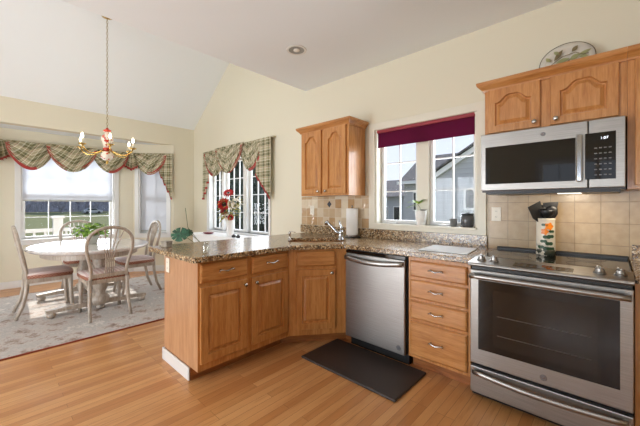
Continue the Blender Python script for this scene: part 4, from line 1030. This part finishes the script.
MB().lathe([(.03, 1.985), (.046, 1.995), (.05, 2.01), (.045, 2.025), (.03, 2.03)], 24).build('red_collar', redglz, cn_, smooth=True)
MB().lathe([(.004, 1.86), (.03, 1.865), (.066, 1.895), (.075, 1.92), (.062, 1.955), (.035, 1.985)], 28).build('lower_bowl', pc, cn_, smooth=True)
MB().lathe([(.0, 1.815), (.010, 1.82), (.014, 1.835), (.008, 1.85), (.016, 1.862), (.010, 1.868)], 16, close=False).build('finial', brass, cn_, smooth=True)
# chain: alternating oval links
def link(z, rot):
    pts = [(.009 * math.cos(a), 0, .022 * math.sin(a)) for a in [2 * PI * i / 10 for i in range(11)]]
    M = Matrix.Translation((0, 0, z)) @ Matrix.Rotation(rot, 4, 'Z'); return [M @ Vector(p) for p in pts]
b = MB()
k = 0; z = 2.305
while z < 3.72: b.tube(link(z, (k % 2) * PI / 2), .0028, 5); z += .037; k += 1
o = b.build('chain', brass_dull, cn_); o['kind'] = 'stuff'
for k in range(6):
    a = math.radians(43.1 + 10 + 60 * k); dx, dy = math.cos(a), math.sin(a); R = .31
    arm = MB().tube([(dx * r, dy * r, z) for r, z in ((.035, 2.005), (.09, 1.965), (.16, 1.935), (.23, 1.935), (.28, 1.965), (R, 2.015))], .007, 8).build('arm', brass, cn_, smooth=True)
    MB().lathe([(.008, 2.01), (.038, 2.022), (.042, 2.032), (.012, 2.034)], 20, Matrix.Translation((dx * R, dy * R, 0))).build('drip_pan', brass, arm, smooth=True)
    MB().lathe([(.011, 2.034), (.011, 2.10)], 14, Matrix.Translation((dx * R, dy * R, 0))).build('candle_sleeve', candle, arm, smooth=True)
    lit = k in (0, 1, 2, 3, 4, 5)
    MB().lathe([(.006, 2.10), (.013, 2.115), (.015, 2.128), (.010, 2.148), (.002, 2.165)], 14, Matrix.Translation((dx * R, dy * R, 0))).build('bulb', bulb_lit, arm, smooth=True)
lamp('chandelier_light', 'POINT', (CHX, CHY, 2.20), 5, (1, .82, .58), None, .12)

# console, vase of flowers and small things by the window
cs = thing('console_table', (-4.6, 2.66, 0), 0, 'low white console table against the wall below the swagged window', 'table')
BX(-.84, .80, -.18, .18, .755, .79).build('top', white_plain, cs, bevel=.004)
BX(-.82, .78, -.165, .165, .62, .755).build('apron', white_plain, cs, bevel=.003)
for x in (-.80, .74):
    for y in (-.155, .12): BX(x, x + .04, y, y + .035, 0, .62).build('leg', white_plain, cs, bevel=.003)
fa = thing('flower_arrangement', (-4.39, 2.62, .79), 0, 'red and yellow flower arrangement in a tall white vase on the console', 'flowers')
MB().lathe([(.045, 0), (.050, .004), (.062, .20), (.070, .285), (.066, .285), (.055, .20), (.040, .02), (0, .02)], 28, close=False).build('vase', white_ceramic, fa, smooth=True)
def bloom(c_, d, R, m, n_p=14, cen=.35):
    d = Vector(d).normalized(); q = d.to_track_quat('Z', 'Y').to_matrix().to_4x4(); M = Matrix.Translation(c_) @ q
    b = MB()
    for layer in (0, 1):
        for i in range(n_p):
            a = 2 * PI * (i + layer * .5) / n_p; r0, r1 = R * .22, R * (1 - .18 * layer); w = R * .20
            ca, sa = math.cos(a), math.sin(a)
            pts = [(r0, 0, 0), ((r0 + r1) / 2, w, .10 * R + layer * .01), (r1, 0, -.05 * R + layer * .02), ((r0 + r1) / 2, -w, .10 * R + layer * .01)]
            b.add([(x * ca - y * sa, x * sa + y * ca, z) for x, y, z in pts], [(0, 1, 2, 3)], M)
    f = b.build('flower', m, fa)
    MB().lathe([(R * cen, 0), (R * cen * .9, R * .12), (R * cen * .5, R * .18), (0, R * .2)], 14, M, close=False).build('flower_disc', flower_dark, f, smooth=True)
    MB().tube([tuple(Vector(c_) - d * .005), tuple(Vector(c_) * .5 + Vector((0, 0, .16))), (0, 0, .20)], .003, 6).build('stem', stem_m, fa)
tow = Vector((.78, -.60, .05))
bloom((-.06, -.07, .50), (.75, -.66, .1), .115, petal_red)
bloom((.0, -.03, .68), (.45, -.5, .7), .095, petal_red, cen=.2)
bloom((-.09, -.07, .385), (.5, -.8, -.1), .060, petal_deep)
bloom((.01, -.10, .40), (.8, -.6, .0), .050, petal_deep)
bloom((.10, -.05, .30), (.9, -.3, -.2), .055, petal_red)
bloom((.05, -.09, .31), (.8, -.6, -.1), .055, petal_cream, cen=.2)
for m_, n_l, nm in ((leaf_olive, 150, 'foliage'), (leaf_deep, 30, 'dark_foliage'), (petal_cream, 34, 'filler_blossom')):
    b = MB()
    for i in range(n_l):
        a = random.uniform(0, 2 * PI); R = random.uniform(.05, .25); zz = random.uniform(.28, .56) if nm != 'filler_blossom' else random.uniform(.42, .62)
        if nm == 'filler_blossom': a = random.uniform(-.9, .9); 
        leaf_mesh(b, (R * math.cos(a) * .8, R * math.sin(a) * .6, zz), (math.cos(a), math.sin(a) * .7, random.uniform(-.5, .8)), random.uniform(.06, .11), random.uniform(.012, .024), .3)
    b.build(nm, m_, fa)
dd = thing('trinket_dish', (-4.98, 2.56, .79), 0, 'small dark red dish lying on the left of the white console', 'dish')
MB().lathe([(.05, 0), (.085, .012), (.10, .022), (.095, .026), (.06, .014), (0, .010)], 24, None, 1.2, .8, close=False).build('dish', mat('maroon_glaze', L(120, 34, 52), .4), dd, smooth=True)
for x, lb in ((-4.17, 'tiny dark pot on the console just right of the white vase'), (-4.05, 'tiny dark pot nearest the right end of the console')):
    q = thing('small_pot', (x, 2.55, .79), 0, lb, 'pot')
    MB().lathe([(.022, 0), (.034, .012), (.032, .03), (.018, .038), (0, .036)], 16, close=False).build('pot', mat('black_glaze', L(36, 34, 38), .3), q, smooth=True)
    MB().lathe([(.018, .036), (.016, .042), (.004, .050), (0, .05)], 12, close=False).build('lid', black_plastic, q, smooth=True)

# monstera in a floor pot behind the peninsula
ms = thing('monstera_plant', (-3.25, 1.82, 0), 0, 'monstera leaf on a thin stem rising behind the peninsula', 'plant')
MB().lathe([(.10, 0), (.11, .01), (.14, .26), (.145, .28), (.13, .28), (.125, .25), (0, .248)], 28, close=False).build('pot', white_ceramic, ms, smooth=True)
MB().lathe([(0, .248), (.125, .25), (.125, .255), (0, .258)], 20, close=False).build('soil', soil, ms)
def monstera(base, heading, size, tilt, name='leaf'):
    """heart-shaped leaf with deep side splits, tip along -y before tilting"""
    M = Matrix.Translation(base) @ Matrix.Rotation(heading, 4, 'Z') @ Matrix.Rotation(tilt, 4, 'X')
    N = 110; b = MB(); pts = [(0, 0, 0)]
    for i in range(N + 1):
        u = i / N; a = -PI / 2 + (u - .5) * 2 * PI * .97           # from the notch round the tip and back
        th = abs(u - .5) * 2
        r = size * (.56 + .10 * th - .06 * math.cos(2 * PI * th)) * (1 + .16 * math.exp(-(th * 7) ** 2))
        tooth = (th * 5.2) % 1
        if .16 < th < .92 and tooth < .16: r *= .52
        pts.append((r * math.cos(a) * 1.05, r * math.sin(a) - .12 * size, -.10 * r * r / size))
    b.add(pts, [(0, i, i + 1) for i in range(1, N + 1)], M)
    o = b.build(name, leaf_deep, ms); so = o.modifiers.new('thick', 'SOLIDIFY'); so.thickness = .0015
    return o
monstera((.10, -.50, 1.000), math.radians(43), .128, 1.15)
monstera((.115, -.43, 1.01), math.radians(80), .075, .9, 'small_leaf')
MB().tube([(0, 0, .25), (.02, -.08, .6), (.08, -.36, .90), (.10, -.50, 1.00)], .003, 8).build('stem', stem_m, ms, smooth=True)
MB().tube([(0, 0, .25), (.04, -.05, .6), (.10, -.30, .90), (.115, -.43, 1.01)], .003, 8).build('stem', stem_m, ms, smooth=True)
MB().tube([(.0, 0, .25), (.0, -.12, .7), (.05, -.40, 1.05), (.04, -.42, 1.25)], .003, 8).build('thin_stem', stem_m, ms, smooth=True)

# floor mat, recessed light
fm = MB().prism([(-1.905, 1.80), (-1.02, 1.80), (-1.02, 2.27), (-1.905, 2.27)], 0, .018).build('floor_mat', mat_rubber, None, bevel=.012, seg=3, loc=(0, 0, .001))
tag(fm, 'dark brown cushioned mat on the oak floor in front of the dishwasher', 'mat')
rim_m = mat('white_can_trim', L(226, 225, 222), .5); refl = mat('grey_can_reflector', L(150, 148, 144), .4, .3)
# the can hangs just through the ceiling board: trim ring, stepped reflector, bulb face
rl = thing('recessed_light', (-2.24, 2.06, CEIL), 0, 'unlit round recessed light in the white kitchen ceiling', 'ceiling light')
MB().lathe([(.075, -.001), (.077, -.007), (.096, -.007), (.098, -.001)], 36, close=False).build('trim_ring', rim_m, rl, smooth=False)
MB().lathe([(.076, -.006), (.060, -.003), (.045, -.0015), (0, -.001)], 36, close=False).build('reflector', refl, rl, smooth=True)
MB().lathe([(.030, -.002), (.032, -.010), (.020, -.014), (0, -.015)], 24, close=False).build('bulb', bulb_off, rl, smooth=True)
